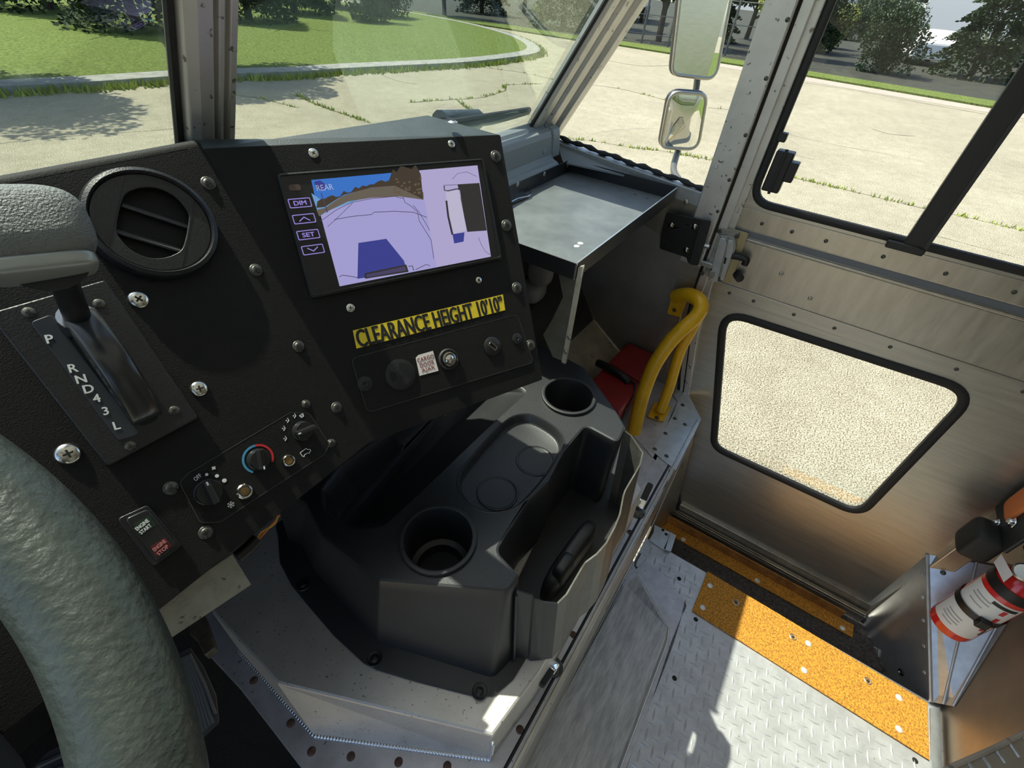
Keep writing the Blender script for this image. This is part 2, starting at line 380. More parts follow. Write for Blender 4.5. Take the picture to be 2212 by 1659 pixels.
# a screw: head with a cross recess; placed many times by copying object data
SM = {}
def screwmesh(kind, r):
    k = (kind, r)
    if k in SM: return SM[k]
    if kind == 'washer': pr = [(r, 0), (r, r * .08), (r * .78, r * .12), (r * .66, r * .13), (r * .62, r * .26), (r * .45, r * .31), (0, r * .32)]
    elif kind == 'dome': pr = [(r, 0), (r * .98, r * .08), (r * .8, r * .24), (r * .5, r * .33), (0, r * .35)]
    elif kind == 'flush': pr = [(r, 0), (r * .9, r * .12), (r * .3, r * .14), (0, r * .14)]
    elif kind == 'rivet': pr = [(r, 0), (r, r * .15), (r * .8, r * .35), (r * .4, r * .4), (r * .3, r * .2), (0, r * .2)]
    else: pr = [(r, 0), (r, r * .3), (r * .55, r * .3), (r * .55, r * .75), (r * .45, r * .85), (0, r * .85)]
    h = pr[-1][1]; me = lathe(pr, 6 if kind == 'hex' else 24); SM[k] = me
    w_, l_ = r * .09, r * .40; x = [(w_, w_), (w_, l_), (-w_, l_), (-w_, w_), (-l_, w_), (-l_, -w_), (-w_, -w_), (-w_, -l_), (w_, -l_), (w_, -w_), (l_, -w_), (l_, w_)]
    SM[k + ('x',)] = sheetmesh([x], .0004, 0, h - .0001)
    for p in me.polygons: p.use_smooth = True
    return me
def screw(p, nrm, r, kind, m, parent, cross=True, name='screw', rot=None):
    "a screw head at world point p facing nrm, child of parent, with its cross slot as sub-part"
    me = screwmesh(kind, r); mk = m
    key = (kind, r, m)
    if key not in SM: c = me.copy(); c.materials.append(M[m]); SM[key] = c
    o = bpy.data.objects.new(name, SM[key]); C.objects.link(o); q = V(nrm).to_track_quat('Z', 'Y').to_euler()
    mw = Matrix.Translation(p) @ q.to_matrix().to_4x4() @ Matrix.Rotation(random.uniform(0, 1.5) if rot is None else rot, 4, 'Z')
    if parent is not None: o.parent = parent; mw = Matrix.Translation(-WP[parent.name]) @ mw
    o.matrix_basis = mw
    if cross:
        kx = (kind, r, 'xm')
        if kx not in SM: c = SM[(kind, r, 'x')].copy(); c.materials.clear(); c.materials.append(M['recess']); SM[kx] = c
        s = bpy.data.objects.new('cross_slot', SM[kx]); C.objects.link(s); s.parent = o
    return o

# ================================================================== THE SETTING
Z0 = -2.1                                   # street level under the eye
FL = ZP(-1.36); SH = ZP(-0.92); XD = XP(1.2)
NZ = V((0, 0, 1))

# ---- diamond tread floor
floor = struct(thing('floor', (0.4, -0.4, -1.36), 'diamond tread aluminium cab floor beside the side door', 'floor'))
fpoly = [(-.62, .01), (.965, .01), (.965, -.785), (1.2, -.785), (1.2, -1.6), (-.62, -1.6)]
obj('floor_plate', prism([(x, y, -1.372) for x, y in fpoly], (0, 0, .012)), 'tread', floor)
def lugs(x0, x1, y0, y1, z, keep):
    vs = []; fs = []; s = .0245; L, W, H = .0165, .0032, .0016
    for i in range(int((x1 - x0) / s) + 1):
        for j in range(int((y1 - y0) / s) + 1):
            x, y = x0 + i * s, y0 + j * s
            if not keep(x, y): continue
            a = math.radians(90 if (i + j) % 2 else 0) + math.radians(8); c, q = math.cos(a), math.sin(a); b = len(vs)
            for u, v_, h in ((-L, 0, 0), (0, -W, 0), (L, 0, 0), (0, W, 0), (-L * .62, 0, H), (0, -W * .3, H), (L * .62, 0, H), (0, W * .3, H)):
                vs.append((x + u * c - v_ * q, y + u * q + v_ * c, z + h))
            fs += [[b + 4, b + 5, b + 6, b + 7]] + [[b + k, b + (k + 1) % 4, b + 4 + (k + 1) % 4, b + 4 + k] for k in range(4)]
    return mesh(vs, fs)
obj('tread_lugs', lugs(-.1, .96, -1.0, 0, -1.36, lambda x, y: not (x > .80 and -.80 < y < -.18) and x < .95), 'tread', floor)
tag(bpy.data.objects['tread_lugs'], kind='stuff')
for p in [(1441 + 59, 1430 + 36)]: pass
for p in [(1457, 1465), (1503, 1338), (1467, 1303), (1467, 1250), (1977, 1643), (1413, 1217 + 20)]:
    screw(FL.at(*p), NZ, .0065, 'flush', 'recess', floor, False, 'floor_screw')

# smooth infill plate between slab and tread plate
pl_ = ZP(-1.357)
o = sheet('cover_plate', pl_, [[(1392, 1212), (1432, 1240), (1478, 1300), (1472, 1330), (1450, 1385), (1405, 1520), (1352, 1659), (1318, 1690), (1300, 1500), (1345, 1260)]], .003, 'deck', floor)
# gaps/sealant lines
o = obj('sealant_seam', tube(smoothpath([FL.at(*p) for p in [(1383, 1196), (1372, 1222), (1392, 1236), (1432, 1262), (1478, 1302), (1470, 1330), (1451, 1392), (1420, 1475), (1385, 1560), (1350, 1659)]], 4), .0035, 6), mat('grey_sealant', (.16, .16, .16), .7, noise=.4, nscale=90), floor, smooth=True)

# ---- raised welded slab on the floor
SL = ZP(-1.33)
slab = thing('raised_floor_box', (.6, -.12, -1.36), 'scratched flat aluminium box welded to the floor at the foot of the riser', 'floor box')
tp = pxs(SL, [(1352, 1262), (1441, 1355), (1437, 1380), (1332, 1659), (1290, 1760), (1080, 1760), (1140, 1640)])
bt = [p.copy() for p in pxs(FL, [(1378, 1243), (1444, 1358), (1441, 1388), (1340, 1659), (1300, 1760), (1080, 1760), (1140, 1640)])]
obj('plate_box', loft([up3(tp, -1.33), up3(bt, -1.3569)], cap0=True), 'slab', slab)
def weld(pts, r, parent, sub=10, name='weld_bead', pitch=.0042):
    P = [V(p) for p in pts]; out = []
    for a, b in zip(P[:-1], P[1:]):
        n_ = max(2, int((b - a).length / (pitch / 4)))
        out += [a + (b - a) * (k / n_) for k in range(n_)]
    out.append(P[-1])
    return obj(name, tube(out, lambda i, t: r * (.72 + .28 * abs(math.sin(i * math.pi / 4)))**1, 8), 'weld', parent, smooth=2)
weld([V((p[0], p[1], -1.355)) for p in bt[:5]], .0035, slab)

# ---- riser and raised shelf of the front footwell
riser = struct(obj('wall_front', prism([(-.05, .0137, -1.36), (1.05, .0137, -1.36), (1.104, .018, -.95), (1.104, .0246, -.922), (-.05, .0246, -.922)], (0, .004, 0)), 'alu_h'))
RP = Pl((0, -1, .025), 0, (1, 0, 0)); RP = Pl((0, -1, 0), -.0137, (1, 0, 0))
weld([(.1, .0125, -1.357), (.62, .0125, -1.357), (.86, .0125, -1.357)], .0035, riser)
for p in [(1409, 1168), (1397, 1190), (1384, 1213), (1350, 1265 - 35), (1310, 1312), (1215, 1490), (1452, 1018)]:
    q = YP(.0137).at(*p)
    if -1.36 < q.z < -.93: screw(V((q.x, .0135, q.z)), (0, -1, 0), .006, 'flush', 'screwdark', riser, False, 'riser_screw')
wp2 = [V((.985, .004, -1.46)), V((1.19, -.045, -1.46)), V((1.19, .02, -1.2)), V((1.19, .085, -.93)), V((1.104, .020, -.93))]
obj('end_panel', prism(wp2, (0, .004, 0)), 'alu', riser)
for x, z in ((1.12, -1.0), (1.10, -1.12), (1.12, -1.25), (1.06, -1.38), (1.03, -1.38)): screw((x, -.012 + .055 * (z + 1.46), z), (0, -1, 0), .006, 'flush', 'screwdark', riser, False, 'riser_screw')
shelf = struct(thing('trim_1', (.5, .3, -.92), 'riveted aluminium shelf plate forward of the floor riser', 'shelf'))
sp_ = [SH.uv(*p) for p in [(612, 1690), (590, 1580), (520, 1490), (455, 1420), (445, 1380)]]
shp = [(.02, .0246), (1.104, .018), (1.19, .10), (1.19, .30), (.02, .62)]
sh2 = [(p.x, p.y) for p in sp_]
shp = [(1.19, .32), (-.01, .75)] + [(sh2[4][0], sh2[4][1]), (sh2[3][0], sh2[3][1]), (sh2[2][0], sh2[2][1]), (sh2[1][0], sh2[1][1]), (sh2[0][0] + .01, .02), (1.095, .02), (1.19, .105)]
obj('shelf_plate', prism([(x, y, -.926) for x, y in shp], (0, 0, .006)), 'deck', shelf, bevel=.0015)
# rolled rear edge of the shelf (bright lip)
obj('edge_lip', prism([(.02, .0285, -.9215), (.02, .0225, -.9215), (.02, .0225, -.914), (.02, .0285, -.914)], (1.07, 0, 0)), 'alu', shelf, bevel=.001)
sheet('riveted_plate', SH, [[(1475, 832), (1514, 907), (1459, 1017), (1407, 975), (1456, 893), (1462, 868), (1450, 848)]], .003, 'galv', shelf, h=.0005)
sheet('corner_plate', SH, [[(1352, 925), (1416, 996), (1385, 1050), (1462, 868), (1440, 850), (1400, 885)]], .0015, 'deck', shelf, h=.0003)
for p in [(1474, 877), (1457, 906), (1437, 938), (1414, 972), (1479, 919), (1439, 987)]:
    screw(SH.at(*p) + NZ * .003, NZ, .0062, 'dome', 'screwdark', shelf, False, 'rivet')
for p in [(548, 1470), (628, 1562), (673, 1623), (758, 1634), (861, 1646), (966, 1655), (1123, 1576), (1238, 1371), (1361, 1150)]:
    screw(SH.at(*p), NZ, .0065, 'dome', 'rusty', shelf, False, 'shelf_bolt')
obj('joint_line', tube([SH.at(*p) + NZ * .0006 for p in [(1417, 1078), (1440, 1045), (1446, 1014)]], .0009, 6), 'recess', shelf)
obj('gap_seam', tube([V((x, .037 - .003 * (x > .9), -.9195)) for x in (.1, .5, .8, 1.0)], .0028, 6), 'softblack', shelf)

# ---- doghouse (engine cover) box
DG = ZP(-.79)
dog = thing('engine_cover', (.35, .3, -.92), 'low speckled aluminium engine cover box under the black console', 'engine cover')
dt = pxs(DG, [(458, 1323), (599, 1477), (1065, 1590), (1165, 1452)]) + [V((.66, .055)), V((.80, .20)), V((.80, .62)), V((.05, .62))]
db = [V((dt[0].x - .006, dt[0].y - .012)), ZP(-.92).uv(679, 1589), ZP(-.92).uv(1060, 1641), V((dt[3].x + .004, dt[3].y - .006)), V((.665, .048)), V((.805, .195)), V((.805, .62)), V((.045, .62))]
tin = inset(dt, .004)
obj('cover_shell', loft([up3(tin, -.79), up3(inset(dt, .0012), -.7912), up3(dt, -.7945), up3(db, -.9195)], cap0=True), 'dog', dog)
weld([V((p.x, p.y, -.918)) for p in db[:3]], .0042, dog, pitch=.005)
weld([V((db[2].x, db[2].y, -.918)), V((db[2].x - .002, db[2].y, -.80))], .003, dog, pitch=.005)

# ---- step well: tread, orange nosings, end panels
ST = ZP(-1.455)
well = struct(thing('trim_2', (1.05, -.4, -1.5), 'sunken entry step inside the side door', 'step'))
obj('step_tread', prism([(.93, .0, -1.46), (1.20, .0, -1.46), (1.20, -.66, -1.46), (.93, -.80, -1.46)], (0, 0, .005)), 'grip', well)
obj('step_riser', prism([(.965, -.05, -1.46), (.965, -.80, -1.46), (.965, -.80, -1.372), (.965, -.05, -1.372)], (-.003, 0, 0)), 'alu', well)
sheet('black_grit_pad', ST, [[(1449, 1172), (1472, 1184), (1835, 1412), (1835, 1385), (1500, 1185), (1470, 1162)]], .001, 'grip', well)
step1 = thing('floor_edge_strip', (.89, -.48, -1.36), 'wide orange grit coated strip screwed along the edge of the tread plate floor', 'step strip')
sheet('strip_plate', FL, [[(1494, 1321), (1527, 1236), (2000, 1519), (2004, 1643)]], .004, 'orange', step1, h=.0022, bev=.0005)
for p in [(1534, 1265), (1518, 1312), (1746, 1390), (1737, 1448), (1942, 1507), (1942, 1575)]:
    screw(ZP(-1.354).at(*p), NZ, .0085, 'flush', 'white_rivet', step1, False, 'strip_rivet')
for p in [(1590, 1301), (1713, 1376), (1875, 1471)]:
    obj('drain_hole', openlathe([(.0095, .0005), (.008, .0012), (.0065, .0008)], 20), 'alu', step1, M0=Matrix.Translation(ZP(-1.354).at(*p)))
    obj('hole_bolt', lathe([(.0045, 0), (.004, .001), (0, .0012)], 12), 'screwdark', step1, M0=Matrix.Translation(ZP(-1.3538).at(*p)))
S2 = ZP(-1.45)
step2 = thing('step_nosing_strip', (1.12, -.33, -1.45), 'narrow orange grit strip with upturned back on the sunken step below the side door', 'step strip')
a0, a1 = S2.at(1470, 1160), S2.at(1838, 1382)
b0, b1 = S2.at(1462, 1138), S2.at(1842, 1355)
xo, xi = (a0.x + a1.x) / 2, (b0.x + b1.x) / 2
obj('nosing_flat', prism([(xo - .002, .0, -1.453), (xi + .004, .0, -1.453), (xi + .004, -.64, -1.453), (xo - .002, -.64, -1.453)], (0, 0, .0035)), 'orange', step2)
obj('nosing_back', prism([(xi + .003, .0, -1.453), (xi + .007, .0, -1.453), (xi + .007, -.60, -1.453), (xi + .003, -.60, -1.453)], (0, 0, .04)), 'orangeb', step2)
for p in [(1476, 1165), (1636, 1254), (1820, 1357)]: screw(ZP(-1.4495).at(*p), NZ, .0085, 'flush', 'white_rivet', step2, False, 'strip_rivet')
for p in [(1475, 1147), (1626, 1232), (1795, 1330)]:
    q = XP(xi + .003).at(*p); screw(q, (-1, 0, 0), .005, 'flush', 'screwdark', step2, False, 'back_screw')
# bracket at the front of the step
br = thing('step_corner_bracket', (.95, .0, -1.36), 'small folded aluminium bracket at the front end of the step', 'bracket')
sheet('bracket_plate', FL, [[(1413, 1135), (1450, 1152), (1432, 1188), (1436, 1192), (1416, 1178), (1402, 1168), (1412, 1150)]], .003, 'galv', br, h=.0005)
sheet('bracket_flange', ZP(-1.35), [[(1448, 1150), (1460, 1157), (1449, 1192), (1437, 1188)]], .002, 'galv', br)
for p in [(1432, 1145), (1439, 1154)]: screw(ZP(-1.356).at(*p), NZ, .005, 'flush', 'recess', br, False)

# ---- side door: plane X = 1.2
door = struct(thing('door_1', (1.2, -.25, -1.43), 'sliding aluminium side door with two windows', 'door'))
gl_up = pxs(XD, [(1812, -60), (1793, 20), (1705, 205), (1660, 300), (1632, 380), (1624, 425), (1645, 460), (1700, 483), (1925, 527)])
# door skin in (u = -Y, v = Z)
def yz(y, z): return V((-y, z))
front = [yz(.150, .30), yz(.150, -.42), yz(.150, -.57), yz(.135, -.72), yz(.09, -.93), yz(.03, -1.17), yz(-.045, -1.425)]
outer = [yz(-.66, .30)] + front + [yz(-.66, -1.425)]
wup = rnd([yz(.128, .26), yz(.128, -.352), yz(-.62, -.352), yz(-.62, .26)], .045, 7)
lw = [XD.uv(*p) for p in [(1562, 668), (2112, 845), (1858, 1112), (1540, 965)]]
lwi = [XD.uv(*p) for p in [(1567, 676), (2092, 850), (1868, 1093), (1552, 960)]]
lwo = rnd(lw, [.05, .06, .05, .05], 8)
for l in (outer,): pass
obj('door_skin', sheetmesh([outer, wup, lwo], .004), 'alu', door, M0=XD.M())
def gasket(name, loop, r_, parent, hgt=.004, M0=None, m='rubber', sc=1.0):
    pts = [V((p[0], p[1], hgt)) for p in loop]
    prof = [(-1.0, -.5), (-.9, .35), (-.35, .6), (.35, .6), (.9, .35), (1.0, -.5)]
    return obj(name, tube(pts, r_, closed=True, prof=prof, up=(0, 0, 1)), m, parent, smooth=True, M0=M0)
gasket('lower_window_gasket', rnd(inset(lw, .002), [.05, .06, .05, .05], 8), .0105, door, .004, XD.M())
gasket('upper_window_gasket', rnd(inset([yz(.128, .26), yz(.128, -.352), yz(-.62, -.352), yz(-.62, .26)], .001), .045, 8), .0085, door, .004, XD.M())
obj('lower_window_glass', sheetmesh([lwo], .002, 0, -.004), 'glassdoor', door, M0=XD.M())
obj('upper_window_glass', sheetmesh([wup], .002, 0, -.004), 'glassclear', door, M0=XD.M())
obj('window_divider', box((1.182, -.212, -.362), (1.197, -.176, .26)), 'softblack', door, bevel=.002)
obj('divider_trim', box((1.180, -.2165, -.362), (1.1845, -.2095, .26)), 'trayrim', door)
obj('divider_foot', box((1.176, -.215, -.366), (1.188, -.150, -.352)), 'softblack', door, bevel=.002)
# hinge-like latch block on the front window edge
lt = obj('window_latch', box((1.165, .078, -.315), (1.192, .113, -.235)), 'softblack', door, bevel=.003)
obj('latch_tab', box((1.160, .062, -.288), (1.185, .080, -.250)), 'softblack', lt, bevel=.002)
obj('latch_rib', box((1.162, .092, -.318), (1.168, .098, -.230)), 'rubber', lt, bevel=.001)
obj('latch_slide', box((1.175, .106, -.222), (1.192, .122, -.205)), 'softblack', lt, bevel=.002)
# sill rail, mid panel, lower seam strip
def strip(name, z0, z1, y0, y1, x, t, m, bev=.001): return obj(name, box((x - t, y1, z0), (x, y0, z1)), m, door, bevel=bev)
strip('sill_rail', -.412, -.366, .149, -.66, 1.198, .004, 'alu_h')
strip('sill_shadow_groove', -.428, -.414, .149, -.66, 1.1975, .003, 'softalu')
obj('rail_bead', box((1.190, -.66, -.436), (1.1975, .12, -.4295)), 'alu_h', door, bevel=.002)
strip('mid_panel', -.553, -.438, .120, -.66, 1.1975, .003, 'alu_h')
strip('seam_strip', -.588, -.553, .149, -.66, 1.197, .005, 'alu')
for y in (.085, .02, -.05, -.16, -.27, -.38, -.50): screw((1.193, y - .0, -.390), (-1, 0, 0), .0042, 'flush', 'screwdark', door, False, 'rail_screw')
for y in (.09, .03, -.065, -.155, -.27, -.395, -.51): screw((1.1915, y, -.572), (-1, 0, 0), .0042, 'flush', 'screwdark', door, False, 'seam_screw')
# scratches and drill marks on the mid panel
for p in [(1688, 591), (1750, 645)]: screw(XP(1.194).at(*p), (-1, 0, 0), .005, 'rivet', 'alu', door, False, 'panel_rivet')
# front stile of the door (extrusion) and its lower curved frame
fr = [yz(.172, .30), yz(.172, -.43), yz(.168, -.58), yz(.152, -.74), yz(.108, -.95), yz(.045, -1.20), yz(-.03, -1.44)]
bk = [yz(-.045 + .012, -1.425), yz(.03 + .012, -1.17), yz(.078, -.93), yz(.12, -.72), yz(.135, -.57), yz(.135, -.42), yz(.135, .30)]
obj('front_stile', sheetmesh([fr + bk], .012), 'alupost', door, M0=XP(1.199).M(), bevel=.002)
obj('stile_groove', sheetmesh([[f + V((.014, 0)) for f in fr] + [f + V((.0175, 0)) for f in fr[::-1]]], .001, 0, .0125), 'recess', door, M0=XP(1.199).M())
obj('rear_jamb_rail', box((1.175, -.70, -1.43), (1.20, -.655, .3)), 'alu_h', door, bevel=.003)
obj('bottom_rail', box((1.185, -.66, -1.425), (1.20, -.04, -1.385)), 'alu_h', door, bevel=.003)

# door latch assembly (paddle handle in a cast housing)
lh = thing('door_latch', (1.185, .13, -.55), 'cast grey metal latch handle at the front edge of the side door', 'door latch')
XL = XP(1.188)
def xs_(name, pts, t, m, parent, h=0, r=.004): return obj(name, sheetmesh([rnd(pxs(XL, pts), r)], t, .0008, h), m, parent, M0=XL.M(), smooth=False)
xs_('back_plate', [(1558, 486), (1618, 503), (1580, 610), (1530, 600), (1545, 560)], .004, 'zincgold', lh)
xs_('latch_body', [(1556, 502), (1592, 507), (1594, 530), (1566, 603), (1545, 600), (1526, 585), (1543, 540)], .016, 'castgrey', lh, .004, .008)
xs_('paddle', [(1562, 506), (1573, 508), (1576, 520), (1555, 600), (1541, 598), (1546, 560)], .008, 'galv', lh, .020, .003)
xs_('housing_rib', [(1579, 510), (1590, 514), (1590, 532), (1568, 598), (1561, 596), (1572, 550)], .006, 'galv', lh, .020, .003)
xs_('finger_slot', [(1572, 548), (1576, 549), (1573, 562), (1569, 561)], .001, 'void', lh, .0262, .001)
xs_('cam_boss', [(1540, 574), (1552, 577), (1550, 592), (1537, 590)], .012, 'castgrey', lh, .020, .005)
xs_('top_flange', [(1556, 487), (1600, 497), (1597, 512), (1551, 498)], .004, 'castgrey', lh, .008, .003)
for p in [(1557, 496), (1595, 507), (1522, 584), (1559, 596)]: screw(XL.at(*p) + V((-.021 if p[0] < 1580 and p[1] > 500 else -.013, 0, 0)), (-1, 0, 0), .0055, 'rivet', 'screwdark', lh, False, 'latch_bolt')
hp = [XP(1.172).at(*p) for p in [(1578, 552), (1598, 555), (1612, 561), (1608, 572)]]
obj('pull_knob', tube(smoothpath(hp, 5), .008, 12), 'softblack', lh, smooth=True)
obj('bumper', cyl(XL.at(1592, 592), XL.at(1592, 592) + V((-.02, -.012, 0)), .010), 'rubber', lh, bevel=.001)
obj('latch_bar', box((1.158, .150, -.512), (1.166, .205, -.500)), 'edge', lh, bevel=.001)

# ---- door post, belt, quarter-window surround, A-pillar, windshield posts
post = struct(thing('trim_3', (1.19, .2, -.5), 'aluminium door post between the quarter window and the side door', 'post'))
obj('post_extrusion', box((1.165, .176, -.52), (1.20, .232, .32)), 'alupost', post, bevel=.003)
obj('post_channel', box((1.178, .150, -.60), (1.20, .1755, .32)), 'alupost', post, bevel=.002)
obj('channel_groove', box((1.1765, .1700, -.60), (1.179, .1750, .32)), 'recess', post)
for z in (-.03, -.12, -.22, -.31, -.38): screw((1.1645, .182, z), (-1, 0, 0), .004, 'dome', 'screwdark', post, False, 'post_screw')
screw((1.1645, .218, -.29), (-1, 0, 0), .004, 'rivet', 'alupost', post, False, 'post_screw')
# lower curved jamb
jl = [(.235, -.50), (.235, -.60), (.222, -.70), (.190, -.82), (.150, -.92), (.07, -1.2), (-.02, -1.44)]
jr = [(.170, -.50), (.168, -.60), (.155, -.72), (.125, -.86), (.095, -.97), (.02, -1.23), (-.06, -1.44)]
obj('lower_jamb', sheetmesh([[yz(y, z) for y, z in jl] + [yz(y, z) for y, z in jr[::-1]]], .006), 'alu', post, M0=XP(1.1975).M())
obj('door_seal', tube([V((1.190, y + .004, z)) for y, z in jr], .0055, 8), 'rubber', post, smooth=True)
obj('jamb_bead', tube([V((1.191, y + .026, z)) for y, z in jr[1:]], .003, 6), 'alu_h', post, smooth=True)
# side wall below the belt
wr = struct(thing('wall_right', (1.2, .45, -.9), 'bare aluminium side wall below the quarter window', 'wall'))
obj('side_panel', prism([(1.19, .225, -.40), (1.19, .70, -.34), (1.19, .95, -.95), (1.19, .14, -.95), (1.19, .19, -.80), (1.19, .225, -.65)], (.004, 0, 0)), 'aludark', wr)
obj('upper_side_panel', prism([(1.187, .225, -.365), (1.187, .66, -.33), (1.187, .66, -.39), (1.187, .225, -.50)], (.003, 0, 0)), 'alu_h', wr)
obj('belt_rail', prism([(1.17, .232, -.352), (1.17, .66, -.318), (1.17, .66, -.345), (1.17, .232, -.385)], (.03, 0, 0)), 'bluegrey2', wr, bevel=.002)
screw(XP(1.169).at(1482, 436), (-1, 0, 0), .006, 'dome', 'alu', wr, False, 'belt_rivet')
rbp = [V((1.185, .655 - .42 * t, -.310 - .036 * t + .002 * math.sin(t * 31))) for t in [k / 14 for k in range(15)]]
obj('window_sealant', tube(smoothpath(rbp, 3), lambda i, t: .0055 + .0018 * math.sin(i * 1.7), 8), 'rubber', wr, smooth=True)
qz = [yz(.232, -.35), yz(.655, -.314), yz(.22, .42), yz(.232, .42)]
w3 = struct(obj('window_3', sheetmesh([qz], .003), 'glassclear', M0=XP(1.195).M()))

# windshield plane (slanted, top towards the rear)
WS = Pl((0, -1, -.5917), -.4795 / 1, (1, 0, 0)); WS = Pl((0, -1, -.5917), -.4795, (1, 0, 0))
def wsz(x, z, h=0): return V((x, .4795 - .5917 * z, z)) + WS.n * h
frame = struct(thing('trim_4', (.33, .66, -.3), 'aluminium windshield frame with centre post and corner pillar', 'window frame'))
wx0, wx1 = WS.at(385, 150).x, WS.at(497, 150).x
def ribpost(name, pa, pb, segs, parent, m='alupost'):
    "extrusion: cross section as (x, h) pairs swept along the windshield slope"
    vs0 = [wsz(pa[0] + x, pa[1], h) for x, h in segs]; vs1 = [wsz(pb[0] + x, pb[1], h) for x, h in segs]
    n = len(segs); return obj(name, mesh(vs0 + vs1, [list(range(n))[::-1], list(range(n, 2 * n))] + [[i, (i + 1) % n, n + (i + 1) % n, n + i] for i in range(n)]), m, parent, bevel=.0012)
xL0, xR0 = WS.at(391, 318).x, WS.at(490, 314).x
cx, hw = (xL0 + xR0) / 2 + .001, .0265
ribpost('centre_post', (cx, -.30), (cx + .003, .44), [(-hw, -.01), (-hw, .004), (-hw + .004, .012), (-hw + .012, .016), (-.001, .016), (0, .008), (.004, .008), (.005, .014), (.010, .014), (.011, .006), (.016, .006), (.017, .012), (hw - .002, .012), (hw, .004), (hw, -.01)], frame)
obj('glazing_rubber', tube([wsz(cx - hw - .003, -.30, .003), wsz(cx - hw - .001, .44, .003)], .0042, 8), 'rubber', frame, smooth=True)
aL0 = WS.at(1147, 268)
ax0, ax1 = aL0.x, 1.2
ribpost('corner_pillar', (ax0, -.33), (ax0 + .005, .44), [(0, -.01), (0, .006), (.006, .014), (.030, .016), (.034, .010), (.050, .010), (.054, .018), (.085, .020), (.090, .012), (.115, .012), (.120, .022), (1.205 - ax0, .022), (1.205 - ax0, -.01)], frame)
obj('pillar_rubber', tube([wsz(ax0 - .004, -.33, .004), wsz(ax0, .44, .004)], .0048, 8), 'rubber', frame, smooth=True)
obj('quarter_window_rubber', tube([V((1.19, .655, -.314)), V((1.19, .655 - .74 * .585, .42))], .004, 8), 'rubber', frame, smooth=True)
obj('lower_rubber', tube([wsz(.0, -.272, .004), wsz(ax0, -.268, .004)], .005, 8), 'rubber', frame, smooth=True)
obj('header', box((-.62, .17, .42), (1.25, .26, .52)), 'alu', frame)
w1 = struct(obj('window_1', prism([wsz(-.62, -.29), wsz(cx - hw, -.29), wsz(cx - hw, .44), wsz(-.62, .44)], WS.n * -.004), 'glass'))
w2 = struct(obj('window_2', prism([wsz(cx + hw, -.29), wsz(ax0, -.27), wsz(ax0, .44), wsz(cx + hw, .44)], WS.n * -.004), 'glass'))
# cowl trim under the windshield
wr0 = None
cowl = struct(thing('trim_5', (.9, .6, -.35), 'grey ribbed trim under the windshield', 'trim'))
# profile in (y, z) from the glass down to the tray, extruded along x
pr_ = [(.655, -.268), (.640, -.262), (.628, -.268), (.622, -.276), (.615, -.273), (.604, -.278), (.600, -.290), (.596, -.330), (.592, -.340), (.588, -.342), (.582, -.344), (.577, -.347), (.5735, -.352), (.5735, -.37), (.70, -.40)]
obj('ribbed_cowl', prism([(.50, y, z) for y, z in pr_], (.60, 0, 0)), 'bluegrey', cowl, bevel=.0015)
pe = [(y - .003 if z > -.34 else y, z + .002) for y, z in pr_[:9]] + [(.70, -.34)]
obj('end_cap', prism([(1.095, y, z) for y, z in pe], (.035, 0, 0)), 'bluegrey', cowl, bevel=.003)
obj('side_fillet', prism([(1.13, .58, -.355), (1.185, .64, -.32), (1.185, .40, -.352), (1.155, .42, -.356)], (0, 0, .004)), 'bluegrey', cowl)
screw(YP(.598).at(1174, 327), (0, -1, .1), .007, 'dome', 'bluegrey', cowl, False, 'trim_clip')
obj('door_threshold', box((1.165, -.66, -1.475), (1.215, .02, -1.425)), 'alu', well, bevel=.002)
for k in range(3): obj('track_ridge', box((1.166 + k * .010, -.655, -1.426), (1.169 + k * .010, .0, -1.416)), 'alu_h', well)
for y in (-.03, -.12, -.21, -.30, -.39, -.48): screw((1.1645, y, -1.445), (-1, 0, 0), .005, 'dome', 'screwdark', well, False, 'track_screw')
obj('rear_side_panel', box((1.20, -1.6, -1.5), (1.21, -.655, .8)), 'alu', wr)
obj('front_bulkhead', prism([(-.62, .70, -.40), (1.2, .70, -.40), (1.2, .70, -1.3), (-.62, .70, -1.3)], (0, .01, 0)), 'softblack', cowl)
obj('cowl_bulkhead', prism([(-.62, .648, -.278), (1.2, .668, -.31), (1.2, .70, -.40), (-.62, .70, -.40)], (0, .01, 0)), 'softblack', cowl)
obj('lower_bulkhead', prism([(-.55, .70, -1.3), (1.2, .70, -1.3), (1.2, .60, -1.45), (-.55, .60, -1.45)], (0, .01, 0)), 'softblack', cowl)

# ---- rest of the shell: roof, left wall, rear partition
struct(obj('ceiling', prism([(-.62, .24, .51), (1.25, .24, .51), (1.25, -1.6, .80), (-.62, -1.6, .80)], (0, 0, .004)), 'roof'))
wl_ = struct(thing('wall_left', (-.62, -.3, -1.3), 'left side wall of the cab', 'wall'))
obj('left_lower_panel', prism([(-.62, .75, -1.4), (-.62, .22, -1.4), (-.62, .22, -.35), (-.62, .75, -.35)], (-.01, 0, 0)), 'alu', wl_)
obj('left_upper_panel', prism([(-.62, .35, .25), (-.62, -1.6, .25), (-.62, -1.6, .80), (-.62, .2, .50)], (-.01, 0, 0)), 'alu', wl_)
obj('left_rear_panel', prism([(-.62, -.55, -1.4), (-.62, -1.6, -1.4), (-.62, -1.6, .25), (-.62, -.55, .25)], (-.01, 0, 0)), 'alu', wl_)
obj('right_upper_panel', prism([(1.2, .16, .29), (1.2, -1.6, .29), (1.2, -1.6, .82), (1.2, .16, .54)], (.01, 0, 0)), 'alu', wr)
wb_ = struct(thing('wall_rear', (.3, -.9, -1.36), 'aluminium partition behind the seats', 'wall'))
YB = YF(-.86)
